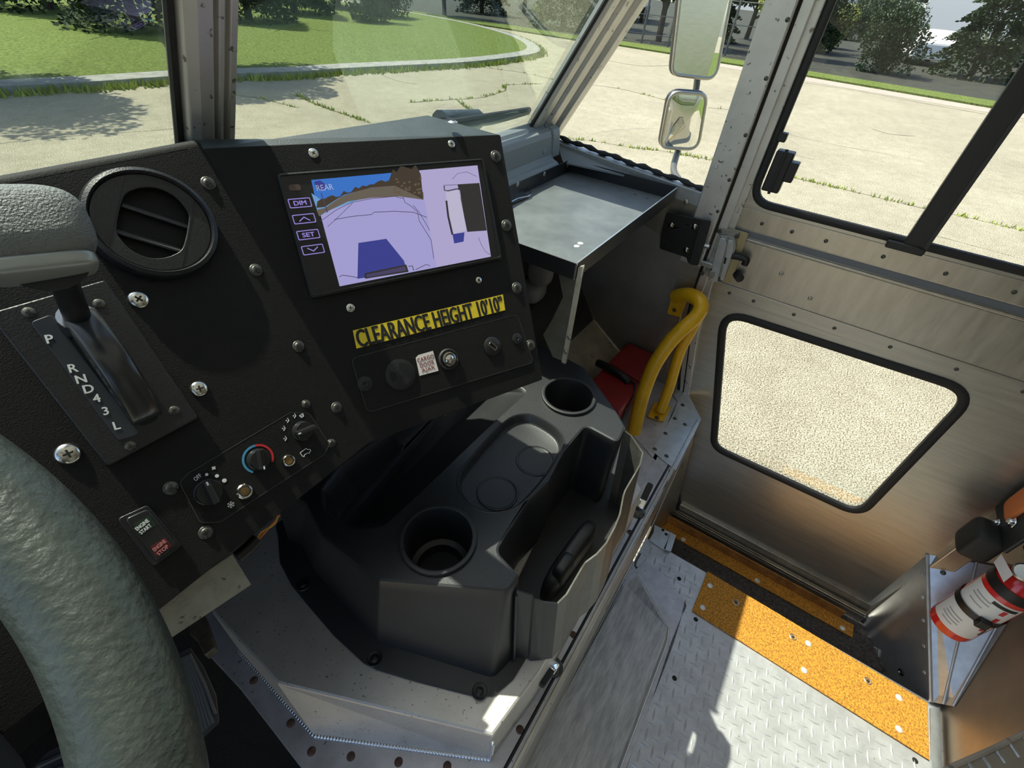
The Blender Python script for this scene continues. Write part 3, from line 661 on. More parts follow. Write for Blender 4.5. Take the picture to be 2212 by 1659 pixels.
obj('partition_sheet', prism([(.55, -.815, -1.36), (1.2, -.815, -1.36), (1.2, -.815, .75), (.55, -.815, .75)], (0, -.01, 0)), 'alubrown', wb_)
obj('rear_shut_wall', prism([(-.62, -1.6, -1.36), (1.2, -1.6, -1.36), (1.2, -1.6, .8), (-.62, -1.6, .8)], (0, -.01, 0)), 'alu', wb_)
# gusset box beside the step
for pa, pb in [((1500, 1090), (1552, 990)), ((1522, 1120), (1580, 1010)), ((1560, 1120), (1563, 1045)), ((1563, 1045), (1582, 985)), ((1590, 1130), (1655, 1020)), ((1700, 640), (1880, 700)), ((1640, 560), (1700, 580)), ((1830, 640), (1930, 672))]:
    obj('scratch', tube([XP(1.1975 if pa[1] > 700 or 1 else 1.19).at(*pa), XP(1.1975).at(*pb)], .0009, 5), 'scratch', door)
gs = thing('step_side_gusset', (1.08, -.72, -1.36), 'folded galvanised panel at the rear end of the step well', 'panel')
g = [V((1.196, -.64, -1.10)), V((.962, -.787, -1.352)), V((.962, -.787, -1.46)), V((1.196, -.65, -1.46))]
obj('gusset_face', prism(g, (.006, -.010, 0)), 'galvwarp', gs)
obj('gusset_edge', tube([g[0], g[1]], .0045, 8), 'galv', gs, smooth=True)
g2 = [g[0] + V((0, -.004, .002)), g[1] + V((0, -.004, .002)), V((.955, -.814, -1.31)), V((1.196, -.814, -1.0))]
obj('gusset_top', prism(g2, (.004, -.002, -.004)), 'galv', gs)
obj('channel_rib', tube([g2[0].lerp(g2[3], .45) + V((0, 0, .003)), g2[1].lerp(g2[2], .45) + V((0, 0, .003))], .0035, 8), 'galv', gs, smooth=True)
obj('channel_rib', tube([g2[0].lerp(g2[3], .9) + V((0, 0, .003)), g2[1].lerp(g2[2], .9) + V((0, 0, .003))], .003, 8), 'galv', gs, smooth=True)
gn = (g[1] - g[0]).cross(g[3] - g[0]).normalized(); gn = gn if gn.y > 0 else -gn
GP = Pl(gn, gn.dot(g[0]), (1, 0, 0))
for p in [(1859, 1364), (1947, 1452)]:
    screw(GP.at(*p) + gn * .001, gn, .010, 'dome', 'rubber', gs, False, 'rubber_plug'); screw(GP.at(*p) + gn * .006, gn, .004, 'hex', 'chrome', gs, False, 'plug_bolt')
for p in [(1992, 1240), (1993, 1290), (1995, 1340), (1996, 1395), (1997, 1452)]: screw(GP.at(*p) + gn * .001, gn, .005, 'rivet', 'galv', gs, False, 'gusset_rivet')
tn = (g2[1] - g2[0]).cross(g2[3] - g2[0]).normalized(); tn = tn if tn.z > 0 else -tn
TP = Pl(tn, tn.dot(g2[0]), (1, 0, 0))
for p in [(2037, 1237), (2046, 1396), (2050, 1492), (2086, 1500), (2055, 1620)]: screw(TP.at(*p) + tn * .003, tn, .006, 'dome', 'screwdark', gs, False, 'gusset_rivet')
sheet('base_flange', ZP(-1.352), [[(2008, 1530), (2028, 1528), (2034, 1700), (2012, 1700)]], .004, 'galv', gs)
sheet('kick_plate', GP, [[(1838, 1370), (1902, 1404), (1900, 1440), (1836, 1410)]], .003, 'galv', gs, h=.0015)

# ================================================================== DASHBOARD
PLt = Pl((0, -.8, .6), -.5, (1, 0, 0))
PRt = Pl((-.25311791, -.76256793, .59533308), -.54119571, (.949, -.315, 0))
dash = thing('instrument_panel', (.05, .42, -.41), 'sloping black dash panel holding the gear lever, round air vent and heater knobs', 'dashboard')
a = PLt.uv(430, 317); bq = PLt.uv(797, 957); top, bot = a.y, bq.y
lp = [V((-.58, bot)), V((bq.x + .003, bot)), V((a.x + .003, top)), V((-.58, top))]
obj('panel_sheet', sheetmesh([lp], .003, .0008, -.003), 'dash', dash, M0=PLt.M())
up_ = V((0, .6, .8)); w0, w1_ = PLt.w(-.58, top), PLt.w(a.x + .003, top)
prof = [(0, 0), (.002, .0025), (.006, .004), (.012, .003), (.03, -.008), (.06, -.03)]
vs = []; 
for p in (w0, w1_):
    for u, v_ in prof: vs.append(p + V((0, u, v_)))
n_ = len(prof)
obj('rolled_top_edge', mesh(vs, [[i, i + 1, n_ + i + 1, n_ + i] for i in range(n_ - 1)]), 'dash', dash, smooth=True)
l0, l1 = PLt.w(-.58, bot, -.001), PLt.w(bq.x, bot, -.001)
obj('lower_lip', prism([l0, l1, l1 + V((0, .012, -.008)), l0 + V((0, .012, -.008))], (0, .001, .001)), 'beige', dash)

obj('dash_deck', prism([(-.60, .530, -.163), (-.60, .640, -.285), (-.60, .640, -.38), (-.60, .53, -.40), (-.60, .345, -.405), (-.60, .50, -.19)], (.832, 0, 0)), 'dash', dash)
disp = thing('display_panel', (.4, .4, -.43), 'angled black dash housing with backup camera screen and clearance height label', 'dashboard')
A_, B_, C_, D_ = PRt.at(438, 320), PRt.at(1081, 290), PRt.at(1172, 820), PRt.at(797, 957)
rr = [PRt.uv(438, 320), PRt.uv(1081, 290), PRt.uv(1172, 820), PRt.uv(797, 957)]
obj('face_sheet', sheetmesh([rnd(rr, .003, 3)], .003, .001, -.003), 'dash', disp, M0=PRt.M())
A2, B2 = ZP(-.147).at(590, 300), ZP(-.146).at(918, 250)
C2, D2 = C_ + V((.0, .16, .0)), D_ + V((.0, .16, 0))
k = PRt.n * -.002
obj('top_cover', mesh([A_ + k, B_ + k, B2 + (B2 - A2) * .02, A2, A_ + V((0, .06, -.004))], [[0, 1, 2, 3, 4]]), 'dashtop', disp)
obj('rear_cover', mesh([A2, B2, V((B2.x, .635, -.30)), V((A2.x - .05, .635, -.30))], [[0, 1, 2, 3]]), 'dash', disp)
obj('right_rear_cover', mesh([B2, V((B2.x, .635, -.30)), V((C2.x, .60, -.46)), C2], [[0, 1, 2, 3]]), 'dash', disp)
obj('floor_cover', mesh([D_ + V((0, .01, -.004)), C_ + V((0, .01, -.004)), V((C2.x, .60, -.46)), V((D2.x, .60, -.45))], [[0, 1, 2, 3]]), 'dash', disp)
obj('side_cover', mesh([B_ + k, C_ + k, C2, B2], [[0, 1, 2, 3]]), 'dash', disp)
obj('left_cover', mesh([A_ + k, D_ + k, D2, A2 + V((0, 0, -.02))], [[0, 1, 2, 3]]), 'dash', disp)
obj('lower_lip', prism([D_ - PRt.n * .001, C_ - PRt.n * .001, C_ + V((.0, .012, -.009)), D_ + V((0, .012, -.009))], (0, .001, .001)), 'beige', disp)
screw(ZP(-.147).at(978, 264), NZ, .0065, 'washer', 'screwzinc', disp)
for p, r_, kd, m_ in [((677, 331), .0055, 'flush', 'screwzinc'), ((975, 311), .005, 'flush', 'screwzinc'), ((1071, 338), .008, 'washer', 'screwdark'), ((1094, 487), .008, 'washer', 'screwdark'),
                      ((1116, 622), .008, 'washer', 'screwdark'), ((1145, 746), .008, 'washer', 'screwdark'), ((1034, 605), .0045, 'flush', 'screwzinc'), ((757, 665), .005, 'flush', 'screwzinc')]:
    screw(PRt.at(*p), PRt.n, r_, kd, m_, disp)
# --- screen
bz = obj('screen_bezel', sheetmesh([rnd(pxs(PRt, [(597, 378), (1042, 344), (1082, 560), (671, 646)]), .004)], .004, .001), 'softblack', disp, M0=PRt.M())
fr_ = pxs(PRt, [(600, 381), (1039, 347), (1078, 558), (673, 642)])
obj('bezel_ridge', sheetmesh([rnd(fr_, .004), rnd(inset(fr_, .0013), .003)], .0012, .0004, .004), 'blackplastic', disp, M0=PRt.M())
def pq(name, pts, h, m, par, t=.00006, r=0):
    l = pxs(PRt, pts); l = rnd(l, r) if r else l
    return obj(name, sheetmesh([l], t, 0, h), m, par, M0=PRt.M())
M['s_lav'] = glow('screen_lavender', (.50, .47, .86), .95); M['s_lav2'] = glow('screen_pale', (.58, .52, .84), .95)
M['s_sky'] = glow('screen_sky', (.07, .25, .80), .9); M['s_sky2'] = glow('screen_sky_light', (.22, .48, .88), .9)
M['s_tree'] = glow('screen_tree', (.09, .07, .05), .9); M['s_grass'] = glow('screen_grass', (.20, .17, .13), .9); M['s_blue'] = glow('screen_shadow_blue', (.07, .08, .38), .9)
M['s_dark'] = glow('screen_dark', (.055, .05, .05), .9); M['s_white'] = glow('screen_white', (.68, .64, .84), .95); M['s_line'] = glow('screen_line', (.10, .08, .16), .9)
M['s_key'] = glow('key_backlight', (.42, .33, .90), .9)
lcd = pq('display', [(671, 392), (1028, 360), (1057, 556), (732, 620)], .0042, 's_lav', disp)
def q(name, pts, h, m, r=0): return pq(name, pts, .0042 + h * .00008, M[m], lcd, .00003, r)
# left picture: sky, tree line, grass, pavement and the shadow of the truck
q('picture_sky', [(671, 392), (903, 371), (910, 416), (860, 420), (780, 432), (715, 455), (688, 470)], 1, 's_sky')
q('picture_sky_glow', [(688, 470), (671, 420), (700, 440), (760, 420), (820, 405), (900, 400), (910, 416), (780, 432), (715, 455)], 1.5, 's_sky2')
q('picture_grass', [(682, 456), (700, 452), (735, 428), (780, 412), (840, 402), (880, 400), (912, 418), (912, 434), (860, 427), (800, 430), (750, 438), (700, 462), (688, 470)], 2, 's_grass')
tl_ = [(682, 452)]; random.seed(3)
for i in range(27):
    x = 684 + i * 8.1; base = 447 - (x - 684) * .29 if x < 800 else 409 - (x - 800) * .06
    tl_.append((x, base - random.uniform(6, 17) - (24 if x > 838 else 0) - (5 if x > 860 else 0)))
tl_ += [(906, 379), (911, 433), (880, 418), (850, 404), (800, 408), (740, 424), (700, 450)]
q('picture_trees', tl_, 3, 's_tree')
M['s_tree2'] = glow('screen_tree_light', (.20, .14, .09), .9)
for i in range(26):
    x, y = random.uniform(845, 903), random.uniform(385, 424); 
    q('tree_glint', [(x, y), (x + 5, y - 3), (x + 6, y + 1), (x + 1, y + 2)], 4, 's_tree2')
q('picture_signpost', [(691, 420), (693, 420), (707, 462), (705, 462)], 4, 's_line')
q('picture_blob', [(676, 396), (690, 393), (700, 400), (703, 408), (694, 414), (682, 412)], 5, 's_blue', .002)
def pline(name, pts, h, m, w_=.9):
    L_ = []; R_ = []
    for i, p in enumerate(pts):
        a_, b_ = pts[max(i - 1, 0)], pts[min(i + 1, len(pts) - 1)]; dx, dy = b_[0] - a_[0], b_[1] - a_[1]; l = math.hypot(dx, dy) or 1
        L_.append((p[0] - dy / l * w_ / 2, p[1] + dx / l * w_ / 2)); R_.append((p[0] + dy / l * w_ / 2, p[1] - dx / l * w_ / 2))
    return q(name, L_ + R_[::-1], h, m)
pline('horizon_crack', [(690, 480), (703, 472), (725, 456), (758, 440), (800, 432), (850, 427), (870, 432)], 4, 's_line', 1.1)
pline('picture_crack', [(706, 492), (722, 478), (760, 441)], 4, 's_line', 1)
pline('picture_crack', [(720, 477), (760, 470), (800, 466), (806, 461), (850, 459), (890, 461), (919, 472)], 4, 's_line', 1.3)
pline('picture_crack', [(868, 427), (872, 440), (884, 447), (899, 460), (903, 480), (928, 520), (934, 560)], 4, 's_line', 1.1)
pline('picture_crack', [(890, 446), (903, 462), (915, 482), (925, 500)], 4, 's_line', 1)
q('picture_truck_shadow', [(772, 527), (832, 518), (870, 565), (876, 588), (770, 604)], 4, 's_blue')
q('picture_bumper', [(785, 592), (875, 573), (880, 589), (786, 604)], 5, 's_dark', .001)
M['s_bump'] = glow('screen_bumper', (.10, .085, .18), .9)
q('picture_bumper_face', [(789, 595), (872, 577), (875, 586), (790, 601)], 6, 's_bump')
pline('picture_arm', [(770, 601), (738, 596), (731, 600)], 5, 's_line', 1.4); pline('picture_arm', [(880, 577), (888, 576), (891, 586)], 5, 's_line', 1.8); pline('picture_arm', [(895, 584), (918, 573), (926, 576)], 5, 's_line', 1.3)
# right picture: view from above
q('overhead_ground', [(903, 371), (1028, 360), (1057, 556), (940, 579)], 2.5, 's_lav2')
q('overhead_dark_side', [(985, 401), (1032, 398), (1048, 500), (1006, 503)], 4, 's_dark')
q('overhead_truck', [(960, 417), (990, 413), (1004, 500), (977, 507), (962, 440)], 4, 's_white')
q('overhead_rear_shadow', [(974, 508), (1000, 504), (998, 524), (978, 528)], 5, 's_blue')
pline('overhead_shadow_line', [(961, 436), (965, 470), (974, 509)], 5, 's_dark', 4)
pline('overhead_bumper', [(956, 403), (957, 414), (965, 415), (982, 411), (987, 411)], 5, 's_dark', 2.2); pline('overhead_bumper', [(958, 403), (975, 402), (985, 402)], 5, 's_line', 1)
pline('overhead_tyre_mark', [(974, 390), (985, 378), (1005, 374), (1026, 384)], 4, 's_line', .8); pline('overhead_tyre_mark', [(1030, 515), (1036, 530), (1045, 545), (1055, 552)], 4, 's_line', .8)
M['s_text'] = glow('screen_caption', (.55, .60, .85), .95)
text('caption', 'REAR', PRt, (700, 408), .018, .006, M['s_text'], lcd, angle(PRt, (671, 392), (1028, 360)), .0046, t=.00003)
# keys
ra = angle(PRt, (624, 441), (672, 437))
def key(c, s, wd=.0125, ht=.0045):
    fx, fy = dist(PRt, (623, 443), (671, 439)) / 2, dist(PRt, (646, 431), (648, 451)) / 2
    o = obj('key', sheetmesh([rnd([V((-fx, -fy)), V((fx, -fy)), V((fx, fy)), V((-fx, fy))], .0015), rnd([V((-fx + .0009, -fy + .0009)), V((fx - .0009, -fy + .0009)), V((fx - .0009, fy - .0009)), V((-fx + .0009, fy - .0009))], .001)], .0002, 0, .0041), 's_key', disp, M0=PRt.M(PRt.at(*c), ra))
    if s in ('up', 'down'):
        g_ = 1 if s == 'up' else -1; l = [V((-.0055, -.0016 * g_)), V((0, .0022 * g_)), V((.0055, -.0016 * g_)), V((.0055, -.0028 * g_)), V((0, .0010 * g_)), V((-.0055, -.0028 * g_))]
        obj('key_mark', sheetmesh([l], .0002, 0, .0041), 's_key', o, M0=PRt.M(PRt.at(*c), ra))
    else: text('key_mark', s, PRt, c, wd, ht, 's_key', o, ra, .0041, off=.04)
key((647, 441), 'DIM'); key((656, 475), 'up'); key((665, 509), 'SET'); key((675, 541), 'down')
pq('light_sensor', [(622, 402), (648, 401), (649, 414), (624, 416)], .004, mat('sensor_window', (.10, .06, .055), .3), disp, .0003, .003)
# --- clearance label
lb = pq('clearance_label', [(762, 714), (1086, 636), (1091, 670), (770, 753)], .0002, 'labelyel', disp, .0003)
text('label_text', 'CLEARANCE HEIGHT 10\u20190\u201d'.replace('10\u20190', '10\u201910'), PRt, ((771, 733), (1085, 655)), dist(PRt, (771, 733), (1085, 655)), dist(PRt, (925, 675), (930, 711)) * .96, 'ink', lb, angle(PRt, (766, 733), (1089, 653)), .0006, off=.042)
# --- lower accessory plate
pq('accessory_plate', [(757, 774), (1116, 679), (1152, 783), (793, 892)], .0, 'dash', disp, .0014, .008)
def outline(name, pl, l, par, h):
    obj(name, sheetmesh([l, inset(l, .0005)], .00025, 0, h), 'louver', par, M0=pl.M())
outline('plate_outline', PRt, rnd(pxs(PRt, [(757, 774), (1116, 679), (1152, 783), (793, 892)]), .008), disp, .0013)
def ring(name, pl, c, prof, m, par, h=0, n=36): return obj(name, lathe(prof, n), m, par, smooth=True, M0=pl.M(pl.at(*c), 0, h))
ax = angle(PRt, (766, 733), (1089, 653))
sp = ring('speaker_grille', PRt, (864, 809), [(.0185, .0), (.0185, .0015), (.016, .0022), (0, .0022)], 'blackplastic', disp, .0014)
for i in range(3):
    b0 = i * 2.09 + .4
    l = circ((0, 0), .013, 10); l = [V((.0135 * math.cos(b0 + t), .0135 * math.sin(b0 + t))) for t in [k * .13 for k in range(9)]] + [V((.006 * math.cos(b0 + t), .006 * math.sin(b0 + t))) for t in [1.04 - k * .2 for k in range(6)]]
    obj('grille_slot', sheetmesh([l], .0002, 0, .0036), 'void', sp, M0=PRt.M(PRt.at(864, 809)))
st = pq('door_ajar_sticker', [(903, 767), (934, 758), (946, 801), (905, 812), (897, 773)], .0016, 'paper', disp, .0003)
for i, s in enumerate(['CARGO', 'DOOR', 'AJAR']):
    c = [(918, 774), (921, 786), (924, 798)][i]
    text('sticker_text', s, PRt, c, [.0225, .019, .018][i], .0052, 'redink', st, ax, .0020)
so_ = ring('warning_lamp', PRt, (967, 776), [(.0135, 0), (.0135, .002), (.012, .0035), (.0105, .002), (.0095, .002)], 'rubber', disp, .0014)
ring('lamp_ring', PRt, (967, 776), [(.0095, .001), (.009, .0045), (.0075, .005), (.0065, .003)], 'bezel', so_, .0014)
ring('lamp_lens', PRt, (967, 776), [(.0065, .002), (.0055, .0055), (.003, .007), (0, .0072)], 'chrome', so_, .0014)
us = ring('usb_socket', PRt, (1062, 748), [(.0125, 0), (.0125, .0012), (.0115, .002), (0, .002)], 'blackplastic', disp, .0014)
ut = angle(PRt, (1052, 742), (1071, 758))
obj('usb_frame', sheetmesh([[V((-.0065, -.0032)), V((.0065, -.0032)), V((.0065, .0032)), V((-.0065, .0032))], [V((-.0057, -.0023)), V((.0057, -.0023)), V((.0057, .0023)), V((-.0057, .0023))]], .0008, 0, .0034), 'bezel', us, M0=PRt.M(PRt.at(1062, 748), ut))
obj('usb_hole', sheetmesh([[V((-.0057, -.0023)), V((.0057, -.0023)), V((.0057, .0023)), V((-.0057, .0023))]], .0002, 0, .0034), 'void', us, M0=PRt.M(PRt.at(1062, 748), ut))
for c, r_ in (((788, 829), .0085), ((1115, 732), .0075)): ring('push_rivet', PRt, c, [(r_, 0), (r_, .001), (r_ * .75, .0018), (r_ * .3, .002), (r_ * .2, .001), (0, .001)], 'blackplastic', disp, .0014)

# ================================================================== left panel details
for p, r_, m_ in [((299, 647), .0078, 'screwzinc'), ((430, 840), .0072, 'screwzinc'), ((147, 980), .0082, 'screwzinc')]: screw(PLt.at(*p), PLt.n, r_, 'dome', m_, dash)
for p, r_ in [((450, 396), .0066), ((553, 583), .0062), ((645, 748), .0062), ((727, 880), .0062), ((369, 1054), .0058), ((444, 1150), .0058), ((661, 873), .0046), ((716, 957), .0046)]:
    screw(PLt.at(*p), PLt.n, r_, 'washer', 'screwdark', dash)
# --- round air vent
vc = (331, 487); R_ = dist(PLt, (183, 480), (481, 494)) / 2 * .985
vent = obj('air_vent', openlathe([(R_, 0), (R_ * 1.0, .005), (R_ * .965, .009), (R_ * .90, .0105), (R_ * .875, .0085), (R_ * .86, .0045), (R_ * .84, .004)], 64), 'blackplastic', dash, smooth=True, M0=PLt.M(PLt.at(*vc)))
va = angle(PLt, (300, 430), (430, 475))
def inr(pts): return [V((x * R_, y * R_)) for x, y in pts]
arc = lambda a0, a1, r, n=16: [(r * math.cos(a0 + (a1 - a0) * k / n), r * math.sin(a0 + (a1 - a0) * k / n)) for k in range(n + 1)]
ha = math.acos(.50)
opening = inr(arc(ha + .35, math.pi - ha - .35, .60) + arc(math.pi + ha + .35, 2 * math.pi - ha - .35, .60))
hp_ = [(.47, .30), (.38, .48), (.22, .61), (.02, .66), (-.18, .61), (-.36, .47), (-.47, .26)]; opn = [V((p.x, p.y)) for p in smoothpath([V((p[0], p[1], 0)) for p in inr(hp_ + [(-x, -y) for x, y in hp_])], 4, True)]
obj('vent_face', sheetmesh([inr(arc(0, 2 * math.pi, .865, 47)[:-1]), opn], .003, .0008, .004), 'blackplastic', vent, M0=PLt.M(PLt.at(*vc), va))
obj('vent_cavity', openlathe([(R_ * .80, .004), (R_ * .72, -.03)], 40), 'void', vent, M0=PLt.M(PLt.at(*vc)))
obj('vent_back', lathe([(R_ * .80, -.018), (R_ * .80, -.0185)], 40), 'void', vent, M0=PLt.M(PLt.at(*vc)))
for yy in (.20, -.30):
    me = join([box((-.47 * R_, yy * R_ - .0008, -.006), (.50 * R_, yy * R_ + .0012, .0062))]); me.transform(Matrix.Rotation(0, 4, 'X'))
    obj('louver', me, 'louver', vent, M0=PLt.M(PLt.at(*vc), va) @ Matrix.Translation((0, yy * R_, 0)) @ Matrix.Rotation(math.radians(38), 4, 'X') @ Matrix.Translation((0, -yy * R_, 0)), bevel=.0004)
obj('louver_pin', cyl((0, -.5 * R_, -.006), (0, .5 * R_, -.006), .0022, n=10), 'softblack', vent, M0=PLt.M(PLt.at(*vc), va))
for s_ in (-1, 1): obj('face_seam', sheetmesh([inr([(s_ * .50, -.70), (s_ * .512, -.70), (s_ * .512, .70), (s_ * .50, .70)])], .0002, 0, .0071), 'recess', vent, M0=PLt.M(PLt.at(*vc), va))

# --- gear selector
sh_ = thing('gear_selector', PLt.at(180, 800), 'black column style gear selector plate lettered P R N D 4 3 L', 'gear lever')
def lq(name, pts, h, m, par, t, r=0, bev=0): 
    l = pxs(PLt, pts); l = rnd(l, r, 4) if r else l
    return obj(name, sheetmesh([l], t, bev, h), m, par, M0=PLt.M(), smooth=False)
lq('selector_plate', [(-26, 681), (227, 608), (427, 903), (231, 1008)], 0, 'blackplastic', sh_, .006, .003, .0012)
gate = lq('gate_strip', [(66, 700), (112, 683), (300, 938), (254, 953)], .006, 'softblue', sh_, .0012, .003, .0004)
for ch, c in [('P', (107, 736)), ('R', (157, 798)), ('N', (174, 821)), ('D', (190, 842)), ('4', (207, 862)), ('3', (226, 889)), ('L', (250, 920))]:
    text('gate_letter', ch, PLt, c, None, .0064, 'white', gate, -.30, .0074, off=.035)
for p in [(63, 679), (213, 660), (374, 888), (280, 964)]: screw(PLt.at(*p) + PLt.n * .006, PLt.n, .0042, 'flush', 'screwdark', sh_)
lq('lever_slot', [(122, 690), (178, 672), (345, 905), (300, 925)], .006, 'void', sh_, .0006, .006)
# curved guard over the slot
g0, g1 = PLt.uv(166, 682), PLt.uv(318, 908); d_ = (g1 - g0); L_ = d_.length; d_ /= L_; nn = V((-d_.y, d_.x))
vs = []; K = 24; hwid = .0115
for i in range(K + 1):
    t = i / K; c = g0 + d_ * (L_ * t); hh = .007 + .022 * math.sin(math.pi * min(1, t * .92 + .08)) ** .75
    for s_, z_ in ((-1, .006), (-.97, hh - .002), (-.8, hh), (.8, hh), (.97, hh - .002), (1, .006)): vs.append(PLt.w(c.x + nn.x * s_ * hwid, c.y + nn.y * s_ * hwid, z_))
fs = [[i * 6 + k, i * 6 + k + 1, i * 6 + 7 + k, i * 6 + 6 + k] for i in range(K) for k in range(5)] + [[0, 1, 2, 3, 4, 5], [K * 6 + k for k in range(6)][::-1]]
obj('slot_guard', mesh(vs, fs), 'guard', sh_, smooth=2)
# lever stem and T grip
s0 = PLt.at(170, 700) + PLt.n * .010; s1 = PLt.at(150, 640) * .93; s2 = PLt.at(128, 590) * .86; s3 = PLt.at(108, 545) * .80
obj('lever_stem', tube(smoothpath([s0, s1, s2, s3], 6), lambda i, t: .0085 + .006 * max(0, t - .6) ** 1.2 * 3, 18), 'softblack', sh_, smooth=True)
obj('stem_ring', tube([s0 + V((-.001, .004, -.006)), s0 + (s1 - s0).normalized() * .006], .0125, 18), 'chromedark', sh_, smooth=True)
def rbox(c, ex, ey, ez, sx, sy, sz, n=10, p=4.5):
    "super-ellipsoid block with half sizes sx, sy, sz on the axes ex, ey, ez"
    vs = []; fs = []; NU, NV = n * 4, n * 2
    f = lambda w_, e: math.copysign(abs(w_) ** e, w_)
    e = 2 / p
    for j in range(NV + 1):
        b = -math.pi / 2 + math.pi * j / NV
        for i in range(NU):
            a_ = 2 * math.pi * i / NU
            vs.append(c + ex * (sx * f(math.cos(b), e) * f(math.cos(a_), e)) + ey * (sy * f(math.cos(b), e) * f(math.sin(a_), e)) + ez * (sz * f(math.sin(b), e)))
    for j in range(NV):
        for i in range(NU): fs.append([j * NU + i, j * NU + (i + 1) % NU, (j + 1) * NU + (i + 1) % NU, (j + 1) * NU + i])
    me = mesh(vs, fs); bm = bmesh.new(); bm.from_mesh(me); bmesh.ops.remove_doubles(bm, verts=bm.verts, dist=1e-6); bm.to_mesh(me); bm.free(); return me
T_ = .74
gR, gL = PLt.at(185, 500) * T_, PLt.at(-95, 520) * T_
ex = (gR - gL).normalized(); upv = (PLt.at(60, 400) * T_ - PLt.at(60, 560) * T_).normalized(); ez = ex.cross(upv).normalized(); upv = ez.cross(ex)
gc = (gL + gR) / 2 + upv * .0035
hy = (PLt.at(60, 405) * T_ - PLt.at(60, 560) * T_).length / 2
obj('grip_pad', rbox(gc, ex, upv, ez, (gR - gL).length / 2 + .004, hy * 1.05, .020, 12, 3.2), 'leather', sh_, smooth=True)
obj('grip_base', rbox(gc - upv * (hy * 1.05) - ez * 0, ex, upv, ez, (gR - gL).length / 2 * .97, .0060, .016, 10, 4), 'silverplastic', sh_, smooth=True)
nk = PLt.at(104, 568) * T_ - ez * .002
obj('grip_neck', tube(smoothpath([nk + upv * .006, nk.lerp(s3, .5), s3 + (s2 - s3) * .3], 5), lambda i, t: 0.0115 + .010 * max(0, 1 - t * 3.0) ** 1.5, 22), 'softblack', sh_, smooth=True)

# --- heater controls
lq('heater_plate', [(386, 1042), (406, 1022), (628, 890), (668, 893), (712, 960), (700, 982), (475, 1128), (432, 1130)], -.0002, 'dash', dash, .0012, .006)
outline('plate_outline', PLt, rnd(pxs(PLt, [(386, 1042), (406, 1022), (628, 890), (668, 893), (712, 960), (700, 982), (475, 1128), (432, 1130)]), .006, 4), dash, .0009)
def knob(c, r_, ang, name):
    k = ring(name, PLt, c, [(r_ * 1.06, 0), (r_ * 1.06, .0012), (r_, .0016), (r_ * .96, .007), (r_ * .9, .0078), (0, .0078)], 'knobgloss', dash, .001)
    M0 = PLt.M(PLt.at(*c), ang)
    obj('grip_bar', mesh([(x * r_, y * r_, z) for x, y, z in ((-1.02, -.34, .007), (1.02, -.34, .007), (1.02, .34, .007), (-1.02, .34, .007), (-.98, -.24, .0165), (.98, -.24, .0145), (.98, .24, .0145), (-.98, .24, .0165))], [[0, 1, 2, 3], [4, 5, 6, 7], [0, 1, 5, 4], [1, 2, 6, 5], [2, 3, 7, 6], [3, 0, 4, 7]]), 'knobgloss', k, M0=M0, bevel=.0008)
    obj('pointer', mesh([(x * r_, y * r_, z) for x, y, z in ((.55, -.07, .0148), (1.0, -.07, .0148), (1.0, .07, .0148), (.55, .07, .0148))], [[0, 1, 2, 3]]), 'white', k, M0=M0)
knob((449, 1063), .0108, angle(PLt, (449, 1063), (438, 1040)), 'fan_knob')
knob((557, 992), .0098, angle(PLt, (557, 992), (562, 1020)), 'temperature_knob')
knob((652, 931), .0096, angle(PLt, (652, 931), (628, 941)), 'mode_knob')
def arcs(c, r0, r1, a0, a1, m, name):
    o = PLt.uv(*c); n = 24; l = [V((r1 * math.cos(a0 + (a1 - a0) * k / n), r1 * math.sin(a0 + (a1 - a0) * k / n))) for k in range(n + 1)] + [V((r0 * math.cos(a1 - (a1 - a0) * k / n), r0 * math.sin(a1 - (a1 - a0) * k / n))) for k in range(n + 1)]
    obj(name, sheetmesh([l], .0002, 0, .0011), m, dash, M0=PLt.M(PLt.at(*c)))
aT, aB, aRd = angle(PLt, (557, 992), (548, 953)), angle(PLt, (557, 992), (542, 1032)), angle(PLt, (557, 992), (594, 1000))
arcs((557, 991), .0122, .0142, aRd, aT, 'redprint', 'hot_arc'); arcs((557, 991), .0122, .0142, aT, aB + 2 * math.pi if aB < aT else aB, 'blueprint', 'cold_arc')
for c, r_ in (((527, 1061), .0073), ((622, 995), .0066)):
    b = ring('push_button', PLt, c, [(r_, 0), (r_, .0022), (r_ * .85, .0034), (r_ * .68, .0028), (r_ * .62, .001)], 'bezel', dash, .001)
    ring('button_cap', PLt, c, [(r_ * .6, .0005), (r_ * .6, .0022), (r_ * .5, .0028), (0, .0028)], 'amber', b, .001)
text('heater_text', 'OFF', PLt, (426, 1031), .0062, .0036, 'white', dash, .12, .0011)
for c, r_ in (((446, 1025), .0013), ((468, 1028), .0016), ((484, 1038), .0019)): obj('speed_dot', sheetmesh([circ((0, 0), r_, 14)], .0002, 0, .0011), 'white', dash, M0=PLt.M(PLt.at(*c)))
def icon(name, c, strokes, sc, w_=.0004, rot=0):
    ls = []
    for a_, b_ in strokes:
        a_, b_ = V(a_) * sc, V(b_) * sc; d = (b_ - a_); d = d.normalized() if d.length else V((1, 0)); n = V((-d.y, d.x)) * w_; ls.append(sheetmesh([[a_ - n, b_ - n, b_ + n, a_ + n]], .0002, 0, .0011))
    return obj(name, join(ls), 'white', dash, M0=PLt.M(PLt.at(*c), rot))
star = [((-math.cos(t), -math.sin(t)), (math.cos(t), math.sin(t))) for t in (0, math.pi / 3, 2 * math.pi / 3)]
tips = [((math.cos(t) * .62, math.sin(t) * .62), (math.cos(t + s_) * .9, math.sin(t + s_) * .9)) for t in [k * math.pi / 3 for k in range(6)] for s_ in (.3, -.3)]
